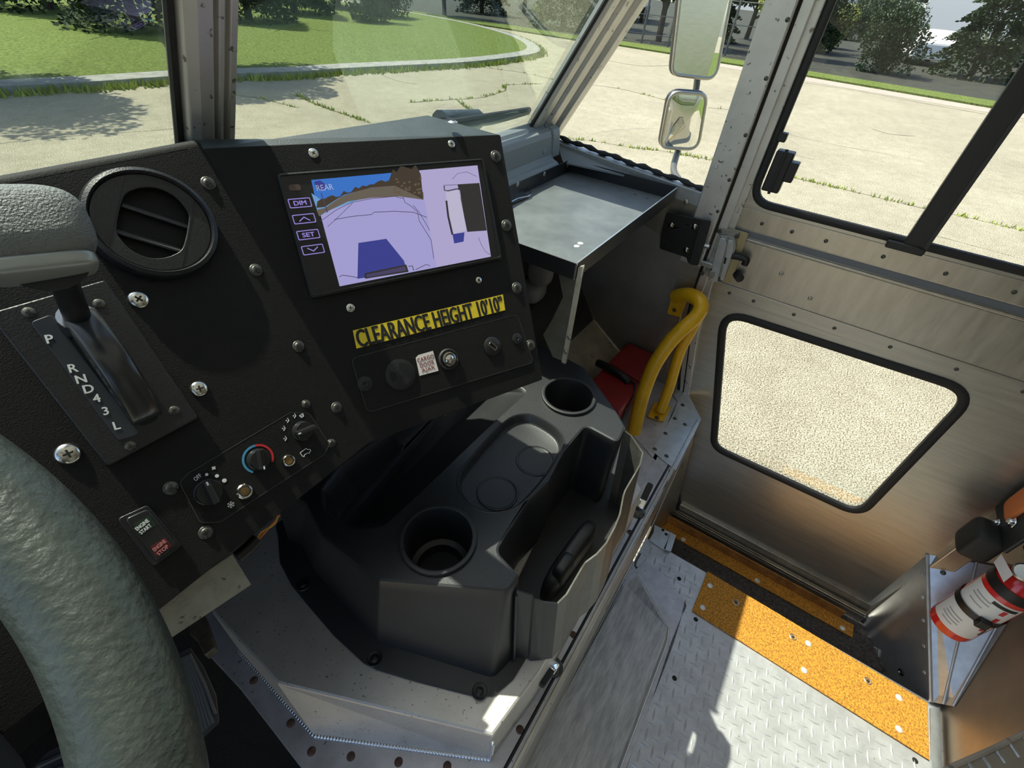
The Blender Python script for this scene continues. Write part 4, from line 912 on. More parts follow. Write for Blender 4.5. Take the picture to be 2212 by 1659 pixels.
icon('snowflake_mark', (498, 1090), star + tips, .0030, .00032)
icon('fan_mark', (461, 1011), [((0, 0), (.9, .3)), ((0, 0), (-.3, .9)), ((0, 0), (-.9, -.3)), ((0, 0), (.3, -.9))], .0018, .0006)
van = [((-1, -.4), (-1, .5)), ((-1, .5), (.5, .5)), ((.5, .5), (.6, .1)), ((.6, .1), (1, -.1)), ((1, -.1), (1, -.5)), ((1, -.5), (.7, -.5)), ((-.6, -.4), (.2, -.45)), ((.2, -.45), (.45, -.75)), ((.45, -.75), (.7, -.5)), ((-1, -.4), (-.8, -.7)), ((-.8, -.7), (-.6, -.4))]
icon('vehicle_mark', (659, 976), van, .0050, .00028, 0)
man = [((-.6, -.5), (.2, -.5)), ((.2, -.5), (.4, .4)), ((-.6, -.5), (-.7, -1)), ((.3, .7), (.5, .9)), ((-.9, .3), (-.3, .3))]
for c in ((616, 947), (613, 925), (621, 908), (636, 898)): icon('airflow_mark', c, man, .0022, .00042)
icon('defrost_mark', (651, 898), [((-.8, .5), (.8, .5)), ((-.8, .5), (-.6, -.5)), ((.8, .5), (.6, -.5)), ((-.6, -.5), (.6, -.5)), ((-.3, -.8), (-.3, .2)), ((.3, -.8), (.3, .2))], .0026, .0003)
# --- engine start / stop rocker
rk = lq('rocker_frame', [(252, 1120), (318, 1090), (392, 1177), (330, 1224)], 0, 'blackplastic', dash, .0028, .003, .0008)
lq('rocker_button', [(268, 1120), (317, 1098), (381, 1174), (334, 1211)], .0028, 'knobgloss', rk, .0030, .003, .001)
lq('start_lens', [(285, 1131), (322, 1111), (334, 1133), (299, 1155)], .0058, mat('dark_green_lens', (.012, .03, .018), .3), rk, .0002, .001)
lq('stop_lens', [(323, 1179), (355, 1160), (369, 1178), (334, 1200)], .0058, mat('dark_red_lens', (.10, .010, .012), .3), rk, .0002, .001)
for s, c, m_ in (('ENGINE', (305, 1132), 'white'), ('START', (312, 1141), 'white'), ('ENGINE', (342, 1176), 'pinkprint'), ('STOP', (349, 1186), 'pinkprint')): text('rocker_text', s, PLt, c, .0100 if s == 'ENGINE' else .0088, .0031, m_, rk, .10, .0061, off=.03)
# --- bracket and wiring below
PB = Pl((0, -.8, .6), -.512, (1, 0, 0))
ub = thing('under_dash_bracket', PB.at(430, 1300), 'olive primed steel bracket below the instrument panel behind the steering wheel', 'bracket')
sheet('bracket_plate', PB, [[(300, 1330), (500, 1196), (541, 1262), (366, 1378), (300, 1420)]], .003, 'beige', ub, bev=.0005)
wi = thing('wire_bundle', PB.at(560, 1180), 'orange, red and yellow wires in a black sleeve hanging below the dash corner', 'wires')
PB2 = Pl((0, -.8, .6), -.535, (1, 0, 0))
for k_, m_ in enumerate(('orangewire', 'redwire', 'yellowwire')):
    obj('wire', tube(smoothpath([PB2.at(604 - k_ * 2, 1112), PB2.at(588 + k_ * 2, 1132), PB2.at(570 - k_ * 4, 1152), PB2.at(553 + k_, 1172)], 5), .0011, 8), m_, wi, smooth=True)
obj('sleeve', tube([PB2.at(556, 1164), PB2.at(535, 1185), PB2.at(512, 1204)], .0065, 12), 'softblack', wi, smooth=True)

# ================================================================== BLACK CONSOLE ON THE ENGINE COVER
zc = -.60; CT = ZP(zc)
con = thing('console', (.40, .27, -.79), 'black moulded console with two cup holders and a torn open bin', 'console')
tpx = [((661, 1088), .03), ((694, 1158), .02), ((818, 1256), .008), ((1100, 1280), .016), ((1124, 1243), .006), ((1074, 1190), .014), ((1140, 1085), .012),
       ((1186, 1040), .008), ((1218, 978), .012), ((1266, 920), .012), ((1336, 958), .012), ((1352, 922), .006), ((1333, 888), .01), ((1262, 792), .015), ((1170, 745), .01)]
top2 = [CT.uv(*p) for p, r in tpx] + [V((.66, .50)), V((.17, .50))]
top2[-1] = V((top2[0].x - .005, .52))
rads = [r for p, r in tpx] + [.01, .01]
zb = -.785; CB = ZP(zb)
bot2 = [CB.uv(672, 1222), CB.uv(738, 1302), CB.uv(815, 1387), CB.uv(1066, 1466), CB.uv(1112, 1418)] + [p.copy() for p in top2[5:11]] + [p + V((.006, -.002)) for p in top2[11:15]] + [V((.67, .52)), V((.16, .54))]
bot2[0] = CB.uv(650, 1175); bot2[1] = CB.uv(680, 1235)
zs = [zb] * 5 + [-.786] * 6 + [zb] * 6
SEG = 5
T_r = rnd(top2, rads, SEG); 
def rndz(pts, zz, r):
    out = rnd([V((p.x, p.y)) for p in pts], r, SEG); Z_ = []
    for z in zz: Z_ += [z] * (SEG + 1)
    return out, Z_
B_r, Z_r = rndz(bot2, zs, rads)
assert len(T_r) == len(B_r) == len(Z_r), (len(T_r), len(B_r))
i1, i2 = inset(T_r, .0045), inset(T_r, .0013)
rings = [up3(i1, zc), up3(i2, zc - .0012), up3(T_r, zc - .0045)]
for f_ in (.08, .5, .9, 1.0): rings.append([V((T_r[i].x * (1 - f_) + B_r[i].x * f_, T_r[i].y * (1 - f_) + B_r[i].y * f_, (zc - .0045) * (1 - f_) + Z_r[i] * f_)) for i in range(len(T_r))])
obj('console_skirt', loft(rings), 'console', con, smooth=True)
cup1, cup2 = CT.uv(1228, 857), CT.uv(947, 1165)
rc = dist(CT, (863, 1162), (1032, 1162)) / 2; rc1 = dist(CT, (1169, 857), (1286, 857)) / 2
rcess = pxs(CT, [(1101, 903), (1141, 895), (1178, 910), (1208, 933), (1218, 960), (1205, 990), (1172, 1037), (1128, 1084), (1091, 1102), (1051, 1104), (1014, 1087), (991, 1053), (994, 1023), (1018, 990), (1061, 940)])
def smooth2(l, sub=4): return [V((p.x, p.y)) for p in smoothpath([V((p.x, p.y, 0)) for p in l], sub, True)]
rec = smooth2(rcess)
tro = pxs(CT, [(1138, 846), (1041, 933), (927, 1042), (857, 1107), (826, 1133), (775, 1141), (735, 1132), (700, 1098), (697, 1055), (735, 1005), (850, 925)]) + [V((.36, .48)), V((.60, .48))]
tro = rnd(tro, .012, 3)
hole = inset(tro, -.003)
obj('console_top', sheetmesh([i1, circ(cup1, rc1 * .93, 40), circ(cup2, rc * .93, 40), inset(rec, -.003), hole], .0008, 0, 0), 'console', con, M0=CT.M(V((0, 0, zc - .0008))))
def bowl(name, loop, prof, m, cap=True, sgn=1):
    rs = [up3(inset(loop, d), zc + z) for d, z in prof]
    return obj(name, loft(rs, cap1=cap), m, con, smooth=True)
bowl('oval_recess', rec, [(-.0035, -.0002), (-.001, .0004), (.001, -.0015), (.004, -.013), (.0065, -.0165), (.009, -.0175)], 'console')
for c in ((1148, 982), (1064, 1052)):
    p = CT.at(*c); p.z = zc - .0172
    obj('recess_ring', openlathe([(.0335, -.0004), (.0325, .0012), (.031, .0014), (.0295, .0002), (.028, -.0002)], 40), 'console', con, smooth=True, M0=Matrix.Translation(V((p.x, p.y, p.z)) + V((.006, -.006, 0))))
# sloped trough
A0, A1 = CT.uv(697, 1095), CT.uv(945, 850); dA = (A1 - A0).normalized(); nA = V((-dA.y, dA.x))
def squeeze(p, f): s_ = (p - A0).dot(nA); return p - nA * s_ * f
rs = [up3(inset(tro, -.003), zc + .0), up3(inset(tro, -.0005), zc - .001)]
for f_, d, z in ((.0, .003, -.006), (.25, .004, -.020), (.52, .006, -.045), (.62, .009, -.054), (.66, .013, -.057)): rs.append(up3([squeeze(p, f_) for p in inset(tro, d)], zc + z))
obj('side_trough', loft(rs, cap1=True), 'console', con, smooth=True)
for c, r_ in ((cup1, rc1), (cup2, rc)):
    h = obj('cup_holder', openlathe([(r_ * .99, -.001), (r_ * 1.0, .003), (r_ * .985, .0055), (r_ * .93, .0065), (r_ * .875, .0055), (r_ * .855, .002), (r_ * .84, -.02), (r_ * .80, -.075), (r_ * .70, -.078), (r_ * .66, -.079), (r_ * .64, -.10)], 56), 'console', con, smooth=True, M0=Matrix.Translation((c.x, c.y, zc)))
    obj('cup_floor', lathe([(r_ * .66, 0), (r_ * .66, .001), (0, .001)], 40), 'softblack', h, M0=Matrix.Translation((c.x, c.y, zc - .101)))
# base flange
fl = pxs(CB, [(600, 1160), (604, 1215), (630, 1265), (661, 1303), (720, 1372), (785, 1432), (815, 1447), (900, 1472), (1030, 1505), (1068, 1502), (1108, 1468), (1135, 1425)]) + [V((.34, .11)), V((.32, .30)), V((.30, .54)), V((.17, .58))]
obj('base_flange', sheetmesh([rnd(fl, .012, 4)], .006, .002, 0), 'console', con, smooth=True, M0=ZP(-.790).M())
for p in [(655, 1263), (809, 1423), (1036, 1494)]:
    q_ = CB.at(*p); obj('flange_washer', openlathe([(.0115, 0), (.0105, .0012), (.008, .0004), (.0065, .0003)], 24), 'blackplastic', con, smooth=True, M0=Matrix.Translation((q_.x, q_.y, -.784)))
    screw(V((q_.x, q_.y, -.7838)), NZ, .0062, 'washer', 'blackplastic', con, False)
# seam strip on the front corner
sa, sb = ZP(-.64).at(1110, 1303), ZP(-.78).at(1108, 1430)
obj('corner_strip', prism([sa + V((0, 0, .02)), sa + V((.010, .006, .02)), sb + V((.010, .006, 0)), sb], (.002, -.003, 0)), 'console', con, bevel=.001)
# open bin walls (thin moulded plastic, broken rim)
R1 = [((1116, 1276), -.612), ((1150, 1288), -.63), ((1155, 1296), -.635), ((1175, 1302), -.645), ((1205, 1305), -.655)]
R2 = [((1205, 1305), -.655), ((1225, 1285), -.655), ((1258, 1228), -.65), ((1266, 1216), -.652), ((1290, 1198), -.648), ((1311, 1174), -.645), ((1330, 1138), -.64), ((1341, 1110), -.64), ((1348, 1072), -.635), ((1352, 1060), -.632), ((1360, 1046), -.63), ((1373, 1024), -.625), ((1384, 1004), -.622), ((1390, 978), -.62), ((1383, 968), -.62), ((1364, 940), -.612), ((1348, 928), -.605)]
def thinwall(name, R, m, zbot, t, lean=V((0, 0))):
    tp_ = [ZP(z).at(*p) for p, z in R]; n = len(tp_); vs = []; fs = []
    nn_ = []
    for i in range(n):
        d = tp_[min(i + 1, n - 1)] - tp_[max(i - 1, 0)]; nn_.append(V((d.y, -d.x, 0)).normalized())
    for i in range(n):
        p = tp_[i]; b = V((p.x + lean.x, p.y + lean.y, zbot))
        vs += [p, b, b - nn_[i] * t, p - nn_[i] * t]
    for i in range(n - 1):
        for k in range(4): fs.append([i * 4 + k, i * 4 + (k + 1) % 4, i * 4 + 4 + (k + 1) % 4, i * 4 + 4 + k])
    fs += [[0, 1, 2, 3], [n * 4 - 4 + k for k in range(4)][::-1]]
    return obj(name, mesh(vs, fs), m, con)
thinwall('bin_front_wall', R1, 'console', -.788, .0025, V((-.018, -.020)))
thinwall('bin_outer_wall', R2, 'binshell', -.788, .0025, V((-.018, -.020)))
be = [CT.uv(1120, 1275)]
bf = [ZP(-.80).uv(1192, 1425), V((.655, .072)), V((.66, .14)), V((.60, .20)), V((.29, .15)), V((.26, .08))]
obj('bin_floor', prism([(p.x, p.y, -.787) for p in bf], (0, 0, .002)), 'console', con)
ra_, rb_ = ZP(-.74).at(1185, 1275), ZP(-.72).at(1290, 1125)
exr = (rb_ - ra_).normalized()
obj('bin_bulge', rbox((ra_ + rb_) / 2 + V((0, .005, -.03)), exr, NZ.cross(exr), NZ, (rb_ - ra_).length / 2, .016, .045, 8, 3.5), 'console', con, smooth=True)
obj('bin_pocket', rbox(ZP(-.735).at(1215, 1232), exr, NZ.cross(exr), NZ, .022, .012, .03, 8, 4), 'console', con, smooth=True)
# over-centre rubber latches on the shelf
def latch(c0, c1, label, dz=.03):
    p0 = ZP(-.90).at(*c0); p1 = ZP(-.87).at(*c1); o = thing('rubber_latch', SH.at(*c0), label, 'latch')
    obj('latch_base', lathe([(.017, 0), (.017, .004), (.012, .008), (0, .010)], 20), 'screwdark', o, smooth=True, M0=Matrix.Translation((p0.x, p0.y, -.919)))
    u = (p1 - p0).normalized(); obj('latch_strap', rbox(p0.lerp(p1, .62), u, NZ.cross(u).normalized(), u.cross(NZ.cross(u).normalized()), (p1 - p0).length * .42, .0075, .0045, 6, 6), 'rubber', o, smooth=True)
    obj('latch_clip', rbox(p0.lerp(p1, .15), u, NZ.cross(u).normalized(), u.cross(NZ.cross(u).normalized()), .011, .009, .006, 5, 6), 'chrome', o, smooth=True); return o
latch((1382, 1096), (1405, 1046), 'small black rubber strap latch with chrome clip standing on the shelf near the torn bin')
latch((1198, 1434), (1168, 1478), 'small black rubber strap latch low beside the front corner of the engine cover')

# ================================================================== TRAY, DUCTS AND FRONT RIGHT CORNER
tr = thing('document_tray', (.9, .43, -.38), 'flat scuffed black metal tray with raised rim and paper clip, right of the screen', 'tray')
tx0, tx1, ty0, ty1, tz = .655, 1.155, .287, .570, -.378
obj('tray_floor', box((tx0, ty0, tz - .002), (tx1, ty1, tz)), 'tray', tr)
obj('tray_side', box((tx0, ty0 - .002, tz - .002), (tx1, ty0, tz + .028)), 'trayrim', tr, bevel=.0006)
obj('tray_side', box((tx0 - .002, ty0, tz - .002), (tx0, ty1, tz + .028)), 'trayrim', tr, bevel=.0006)
obj('tray_side', box((tx0, ty1, tz - .002), (tx1, ty1 + .002, tz + .030)), 'trayrim', tr, bevel=.0006)
obj('tray_side', box((tx1, ty0, tz - .002), (tx1 + .002, ty1, tz + .030)), 'trayrim', tr, bevel=.0006)
obj('bright_edge', box((tx0, ty0 - .0022, tz + .0278), (tx1, ty0 + .0002, tz + .0290)), 'edge', tr)
obj('bright_edge', box((tx0 - .0024, ty0 - .0024, tz - .002), (tx0 + .0005, ty0, tz + .0285)), 'edge', tr)
for p in [(1118, 398), (1176, 376), (1227, 357)]: screw(YP(ty1).at(*p), (0, -1, 0), .0055, 'dome', 'alu', tr, False, 'rail_screw')
for p in [(1254, 526), (1246, 532), (1372, 420), (1398, 428)]: screw(ZP(tz).at(*p), NZ, .006 if p[0] < 1300 else .0045, 'flush', 'white_rivet' if p[0] < 1300 else 'screwdark', tr, False, 'tray_rivet')
TZ = ZP(tz + .003)
cl = obj('paper_clip_plate', sheetmesh([pxs(TZ, [(1095, 425), (1128, 412), (1142, 425), (1100, 443)])], .001), 'bezel', tr, M0=TZ.M())
obj('clip_spring', tube([TZ.at(1098, 424) + NZ * .006, TZ.at(1130, 411) + NZ * .006], .005, 10), 'chromedark', cl, smooth=True)
obj('clip_wire', tube(smoothpath([TZ.at(*p) + NZ * .004 for p in [(1126, 409), (1142, 414), (1144, 426), (1120, 432), (1102, 441)]], 4), .001, 6), 'chrome', cl, smooth=True)
# leg panel under the tray
lg = thing('tray_support', (.68, .38, -.9), 'bent metal support panel standing under the near corner of the tray', 'support')
XS = XP(.665)
sheet('support_sheet', XS, [[(1205, 575), (1262, 572), (1243, 668), (1222, 780), (1196, 770), (1175, 722), (1195, 688), (1218, 640)]], .003, 'support', lg)
sheet('support_edge', XS, [[(1254, 574), (1264, 571), (1247, 664), (1225, 782), (1217, 778), (1238, 664)]], .006, 'edgelit', lg, h=.002)
for p in [(1229, 730), (1221, 760)]: screw(XP(.655).at(*p), (-1, 0, 0), .005, 'dome', 'alu', lg, False)
hb = thing('heater_blower', (.75, .55, -.8), 'dark heater blower housing with grey plastic scroll in the gap beside the dash', 'blower')
obj('blower_case', box((.70, .56, -.77), (1.00, .66, -.44)), 'softblack', hb, bevel=.015)
obj('scroll', rbox(ZP(-.50).at(1168, 585), V((1, 0, 0)), V((0, 1, 0)), NZ, .022, .03, .035, 8, 2.6), 'scroll', hb, smooth=True)
obj('scroll', rbox(ZP(-.56).at(1150, 625), V((1, 0, 0)), V((0, 1, 0)), NZ, .035, .03, .03, 8, 2.6), 'scroll', hb, smooth=True)
obj('duct_hose', tube(smoothpath([(.70, .52, -.48), (.75, .54, -.56), (.73, .54, -.66), (.70, .54, -.75)], 6), .022, 14), 'void', hb, smooth=True)
obj('grille_block', box((.82, .52, -.80), (1.02, .56, -.66)), 'void', hb, bevel=.004)
# toe board
tb = struct(thing('trim_6', (1.0, .38, -.88), 'dusty sloping toe board in the front right corner', 'toe board'))
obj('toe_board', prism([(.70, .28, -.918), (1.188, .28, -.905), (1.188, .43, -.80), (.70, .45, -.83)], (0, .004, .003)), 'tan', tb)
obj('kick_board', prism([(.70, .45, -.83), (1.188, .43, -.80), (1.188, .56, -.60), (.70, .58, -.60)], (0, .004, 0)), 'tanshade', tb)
# red case
rcx = thing('red_case', (1.0, .25, -.92), 'flat red plastic case with black carry handle on the footwell shelf', 'case')
RZ = ZP(-.82)
rp = [RZ.at(1357, 738), RZ.at(1424, 770), RZ.at(1338, 893), RZ.at(1268, 832)]
mid1, mid2 = rp[0].lerp(rp[3], .50), rp[1].lerp(rp[2], .50)
half = lambda a_, b_, c_, d_: prism([a_, b_, c_, d_], (0, 0, -.085))
g_ = (rp[3] - rp[0]).normalized() * .002
obj('case_lid', half(rp[0], rp[1], mid2 - g_, mid1 - g_), 'redplastic', rcx, bevel=.006)
obj('case_lid', half(mid1 + g_, mid2 + g_, rp[2], rp[3]), 'redplastic', rcx, bevel=.006)
hh = [RZ.at(1291, 786) + NZ * .004, RZ.at(1310, 800) + NZ * .012, RZ.at(1340, 818) + NZ * .012, RZ.at(1358, 828) + NZ * .004]
obj('carry_handle', tube(smoothpath(hh, 5), .011, 12), 'rubber', rcx, smooth=True)
obj('handle_strap', tube(smoothpath([RZ.at(1340, 812) + NZ * .008, RZ.at(1362, 826) + NZ * .006, RZ.at(1371, 836) + NZ * .002, RZ.at(1362, 862) - NZ * .02, RZ.at(1345, 893) - NZ * .05], 5), .0035, 8), 'rubber', rcx, smooth=True)

# ================================================================== YELLOW GRAB BAR
gb = thing('grab_bar', (1.05, .12, -.92), 'yellow powder-coated grab bar with two legs beside the side door', 'grab bar')
def at(px, py, x): return XP(x).at(px, py)
p1 = [at(1460, 640, 1.165), at(1486, 637, 1.14), at(1508, 647, 1.12), at(1514, 664, 1.105), at(1502, 686, 1.09), at(1474, 711, 1.065), at(1443, 744, 1.04), at(1412, 792, 1.01), at(1392, 842, .985), at(1379, 890, .96), at(1366, 948, .935), at(1352, 1000, .91)]
obj('bar_tube', tube(smoothpath(p1, 6), .0185, 20), 'yellow', gb, smooth=True)
p2 = [at(1512, 676, 1.11), at(1494, 712, 1.10), at(1468, 762, 1.09), at(1446, 836, 1.07), at(1426, 888, 1.045)]
obj('bar_leg', tube(smoothpath(p2, 6), .0140, 18), 'yellow', gb, smooth=True)
XM = XP(1.172); o = obj('mount_plate', sheetmesh([rnd(pxs(XM, [(1452, 640), (1484, 650), (1470, 684), (1442, 676)]), .004)], .005, .001), 'yellow', gb, M0=XM.M())
for p in [(1463, 647), (1457, 670)]: screw(XP(1.166).at(*p), (-1, 0, 0), .006, 'hex', 'rusty', gb, False, 'mount_bolt')
sheet('base_plate', SH, [[(1412, 872), (1448, 884), (1432, 915), (1397, 903)]], .006, 'yellow', gb, h=.004, r=.005, bev=.001)
screw(ZP(-.908).at(1419, 903), NZ, .007, 'hex', 'rusty', gb, False, 'mount_bolt')

# ================================================================== DOOR STRIKER PLATE
sk_ = thing('striker_plate', (1.16, .24, -.55), 'black slotted striker plate bolted to the door post behind the tray corner', 'striker plate')
XK = XP(1.160)
stp = rnd(pxs(XK, [(1441, 458), (1537, 477), (1524, 512), (1508, 572), (1487, 567), (1484, 555), (1426, 536), (1428, 508)]), .005)
slots = [circ(XK.uv(1457, 490), .012, 14, .003, .3), circ(XK.uv(1490, 486), .010, 14, .003, .1), circ(XK.uv(1448, 516), .010, 14, .003, .1)]
obj('plate', sheetmesh([stp] + slots, .005, .001), 'softblack', sk_, M0=XK.M())
sheet('folded_lip', XP(1.145), [[(1516, 474), (1537, 477), (1526, 515), (1508, 573), (1490, 570), (1500, 530)]], .004, 'rubber', sk_, r=.004)
for p, r_ in [((1450, 486), .0075), ((1501, 490), .0080), ((1483, 540), .0080)]: screw(XP(1.1545).at(*p), (-1, 0, 0), r_, 'hex', 'bezel', sk_, False, 'striker_bolt')
obj('striker_pin', cyl(XP(1.150).at(1514, 528), XP(1.150).at(1532, 533), .0055), 'edge', sk_)

# ================================================================== STEERING WHEEL
SW = Pl((0, -.5, .866), -.205, (1, 0, 0))
sw = thing('steering_wheel', SW.at(-400, 1700), 'steering wheel with thick worn greyish rim, close at the left', 'steering wheel')
a_, b_ = SW.uv(95, 1198), SW.uv(308, 1660); Rw = .19
mdl = (a_ + b_) / 2; dd = b_ - a_; hN = V((-dd.y, dd.x)).normalized(); hN = -hN if hN.x > 0 else hN
cw = mdl + hN * math.sqrt(Rw ** 2 - (dd.length / 2) ** 2)
rim_r = .0152
vsw = [SW.w(cw.x + Rw * math.cos(t), cw.y + Rw * math.sin(t)) for t in [2 * math.pi * k / 160 for k in range(160)]]
obj('wheel_rim', tube(vsw, rim_r, 32, closed=True), 'wheel', sw, smooth=True)
hubc = SW.w(cw.x, cw.y, -.05)
obj('wheel_hub', lathe([(.05, 0), (.05, .02), (.035, .035), (0, .04)], 32), 'softblack', sw, smooth=True, M0=Matrix.Translation(hubc) @ SW.n.to_track_quat('Z', 'Y').to_matrix().to_4x4())
for t in (math.radians(200), math.radians(340), math.radians(270)):
    e_ = SW.w(cw.x + Rw * math.cos(t), cw.y + Rw * math.sin(t)) if False else SW.w(cw.x + Rw * math.cos(t + math.pi * 0), cw.y + Rw * math.sin(t))
    if t == math.radians(340): continue
    obj('wheel_spoke', tube([hubc + SW.n * .015, hubc.lerp(e_, .5) + SW.n * .012, e_], .009, 12), 'softblack', sw, smooth=True)
colm = thing('steering_column', hubc + V((0, .25, -.3)), 'dark plastic steering column shroud below the wheel', 'steering column')
obj('column_shroud', rbox(hubc + SW.n * -.16 + V((.02, 0, 0)), V((1, 0, 0)), SW.y, SW.n, .075, .06, .14, 8, 4), 'shroud', colm, smooth=True)
obj('column_shaft', cyl(hubc, hubc - SW.n * .42, .02), 'softblack', colm)

# ================================================================== PEDALS AND FOOTWELL
struct(obj('trim_7', prism([(-.62, .9, -1.37), (.0, .9, -1.37), (.10, .02, -1.37), (.02, -.30, -1.37), (-.62, -.30, -1.37)], (0, 0, .02)), 'carpet'))
struct(obj('trim_8', prism([(-.62, .42, -1.36), (.04, .42, -1.36), (.04, .70, -1.0), (-.62, .70, -1.0)], (0, .01, .0)), 'carpet'))
PP = Pl((0, -.5, .866), -1.16, (1, 0, 0))
pd = thing('accelerator_pedal', PP.at(425, 1500), 'long ribbed black accelerator pedal on the dark footwell floor', 'pedal')
pp_ = [(381, 1412), (410, 1397), (440, 1440), (467, 1500), (474, 1560), (436, 1596), (408, 1530), (385, 1450)]
sheet('pedal_pad', PP, [pp_], .012, 'pedal', pd, r=.006, bev=.002)
for k in range(6):
    f = (k + .5) / 6; a1_ = (384 + f * 27 + 2, 1418 - f * 12 + 6); b1_ = (432 + f * 38, 1586 - f * 34)
    if k == 5: b1_ = (466, 1540)
    obj('pedal_rib', tube([PP.at(*a1_) + PP.n * .0125, PP.at((a1_[0] + b1_[0]) / 2 + 4, (a1_[1] + b1_[1]) / 2) + PP.n * .0125, PP.at(*b1_) + PP.n * .0125], .003, 6), 'pedalrib', pd, smooth=True)
bp_ = thing('brake_pedal', PP.at(120, 1640), 'ribbed black brake pedal pad at the bottom left behind the steering wheel', 'pedal')
sheet('pedal_pad', PP, [[(70, 1660), (110, 1620), (175, 1590), (260, 1600), (260, 1760), (70, 1760)]], .012, 'pedal', bp_, r=.004)
for k in range(5): obj('pedal_rib', tube([PP.at(85 + k * 4, 1652 + k * 24) + PP.n * .0125, PP.at(230 + k * 8, 1585 + k * 24) + PP.n * .0125], .004, 6), 'pedalrib', bp_, smooth=True)
pa_ = thing('pedal_bracket', SH.at(440, 1400), 'worn brownish steel bracket under the left edge of the engine cover', 'bracket')
sheet('bracket_arm', ZP(-.86), [[(418, 1346), (448, 1335), (474, 1408), (452, 1426), (436, 1395), (420, 1380)]], .02, 'brownsteel', pa_, r=.003, bev=.002)
sheet('floor_patch_plate', ZP(-1.348), [[(522, 1672), (596, 1586), (625, 1640), (660, 1700), (560, 1720)]], .003, 'deck', floor)

# ================================================================== EXTINGUISHER, SEAT PARTS (rear right)
ye = -.71
e0, e1 = YF(ye).at(2050, 1360), YF(ye).at(2196, 1250)
ext = thing('fire_extinguisher', (e0.x, ye, e0.z), 'red fire extinguisher with white label strapped to the rear partition beside the step', 'fire extinguisher')
exx, ez0 = (e0.x + e1.x) / 2, e0.z; H = (e1.z - e0.z) * 1.15; re = .045
Mx = Matrix.Translation((exx, ye, ez0))
cyb = obj('cylinder_body', lathe([(re * .80, 0), (re * .97, .006), (re, .014), (re, H * .80), (re * .95, H * .88), (re * .75, H * .96), (re * .45, H * 1.02), (re * .30, H * 1.04), (0, H * 1.04)], 48), 'redpaint', ext, smooth=True, M0=Mx)
va_ = math.atan2(-ye, -exx)
def band(name, r, z0, z1, a0, a1, m, par, n=24):
    vs = []; 
    for k in range(n + 1):
        a_ = a0 + (a1 - a0) * k / n; vs += [(r * math.cos(a_), r * math.sin(a_), z0), (r * math.cos(a_), r * math.sin(a_), z1)]
    return obj(name, mesh(vs, [[2 * k, 2 * k + 2, 2 * k + 3, 2 * k + 1] for k in range(n)]), m, par, smooth=True, M0=Mx)
band('white_label', re * 1.008, H * .12, H * .74, va_ - 1.15, va_ + 1.25, 'labelwhite', cyb)
for zf, w_ in ((.66, .9), (.62, 1.0), (.56, .8), (.26, .9), (.22, 1.0), (.18, .7), (.30, .9)): band('label_print', re * 1.014, H * zf, H * (zf + .012), va_ - w_ * .6 - .1, va_ + w_ * .5 - .3, 'greyprint', cyb)
band('label_heading', re * 1.014, H * .68, H * .72, va_ + .1, va_ + 1.1, 'ink', cyb)
for zf, da in ((.48, .85), (.60, .75), (.30, .95)): band('label_pictogram', re * 1.014, H * zf, H * (zf + .07), va_ + da - .1, va_ + da + .1, 'redprint', cyb, 4)
band('label_pictogram', re * 1.014, H * .22, H * .32, va_ + 1.08, va_ + 1.2, 'ink', cyb, 4)
obj('strap', openlathe([(re * 1.05, H * .40), (re * 1.06, H * .48)], 40), 'softblack', ext, smooth=True, M0=Mx)
obj('strap_clip', box((exx - re - .014, ye - .01, ez0 + H * .39), (exx - re * .95, ye + .012, ez0 + H * .49)), 'softblack', ext, bevel=.002)
obj('upper_strap', openlathe([(re * 1.04, H * .80), (re * .98, H * .90)], 40), 'softblack', ext, smooth=True, M0=Mx)
obj('valve_body', lathe([(.014, H * 1.02), (.014, H * 1.12), (.010, H * 1.16), (.010, H * 1.2), (0, H * 1.2)], 20), 'bezel', ext, smooth=True, M0=Mx)
obj('pressure_gauge', lathe([(.019, 0), (.019, .014), (.015, .018), (0, .019)], 28), 'alu', ext, smooth=True, M0=along(V((exx - .012, ye + .020, ez0 + H * 1.06)), V((exx - .035, ye + .040, ez0 + H * 1.16))))
obj('squeeze_lever', rbox(V((exx + .005, ye + .006, ez0 + H * 1.26)), V((0, 1, 0)), V((1, 0, 0)), NZ, .045, .009, .006, 6, 5), 'softblack', ext, smooth=True)
tgm = V((exx - .012, ye + .045, ez0 + H * 1.02)); obj('paper_tag', prism([tgm + V((-.03, .0, -.012)), tgm + V((.02, .01, -.016)), tgm + V((.026, .012, .010)), tgm + V((-.026, 0, .014))], (0, .0006, 0)), 'paper', ext)
obj('cyan_seal', box((exx + .02, ye + .02, ez0 + H * 1.17), (exx + .05, ye + .03, ez0 + H * 1.25)), 'cyanplastic', ext, bevel=.002)
# folding seat bumper
YM = YF(-.80)
sb_ = thing('seat_bumper', YM.at(2110, 1170), 'black rubber bumper block with bolted bracket on the partition above the extinguisher', 'bumper')
bc = (YM.at(2118, 1166)) * .79
obj('bumper_block', rbox(bc, V((1, 0, 0)), V((0, 1, 0)), NZ, .036, .030, .045, 10, 5), 'rubber', sb_, smooth=True)
bc2 = YM.at(2190, 1130) * .80
obj('bumper_arm', box((bc2.x - .02, -.813, bc2.z - .02), (bc2.x + .02, bc2.y - .008, bc2.z + .02)), 'softblack', sb_)
obj('bracket_plate', box((bc2.x - .055, bc2.y - .01, bc2.z - .045), (bc2.x + .09, bc2.y, bc2.z + .05)), 'softblack', sb_, bevel=.012)
screw(V((bc2.x, bc2.y, bc2.z)), (0, 1, 0), .013, 'hex', 'chrome', sb_, False, 'bracket_bolt'); screw(V((bc2.x + .03, bc2.y, bc2.z - .04)), (0, 1, 0), .010, 'hex', 'chrome', sb_, False, 'bracket_bolt')
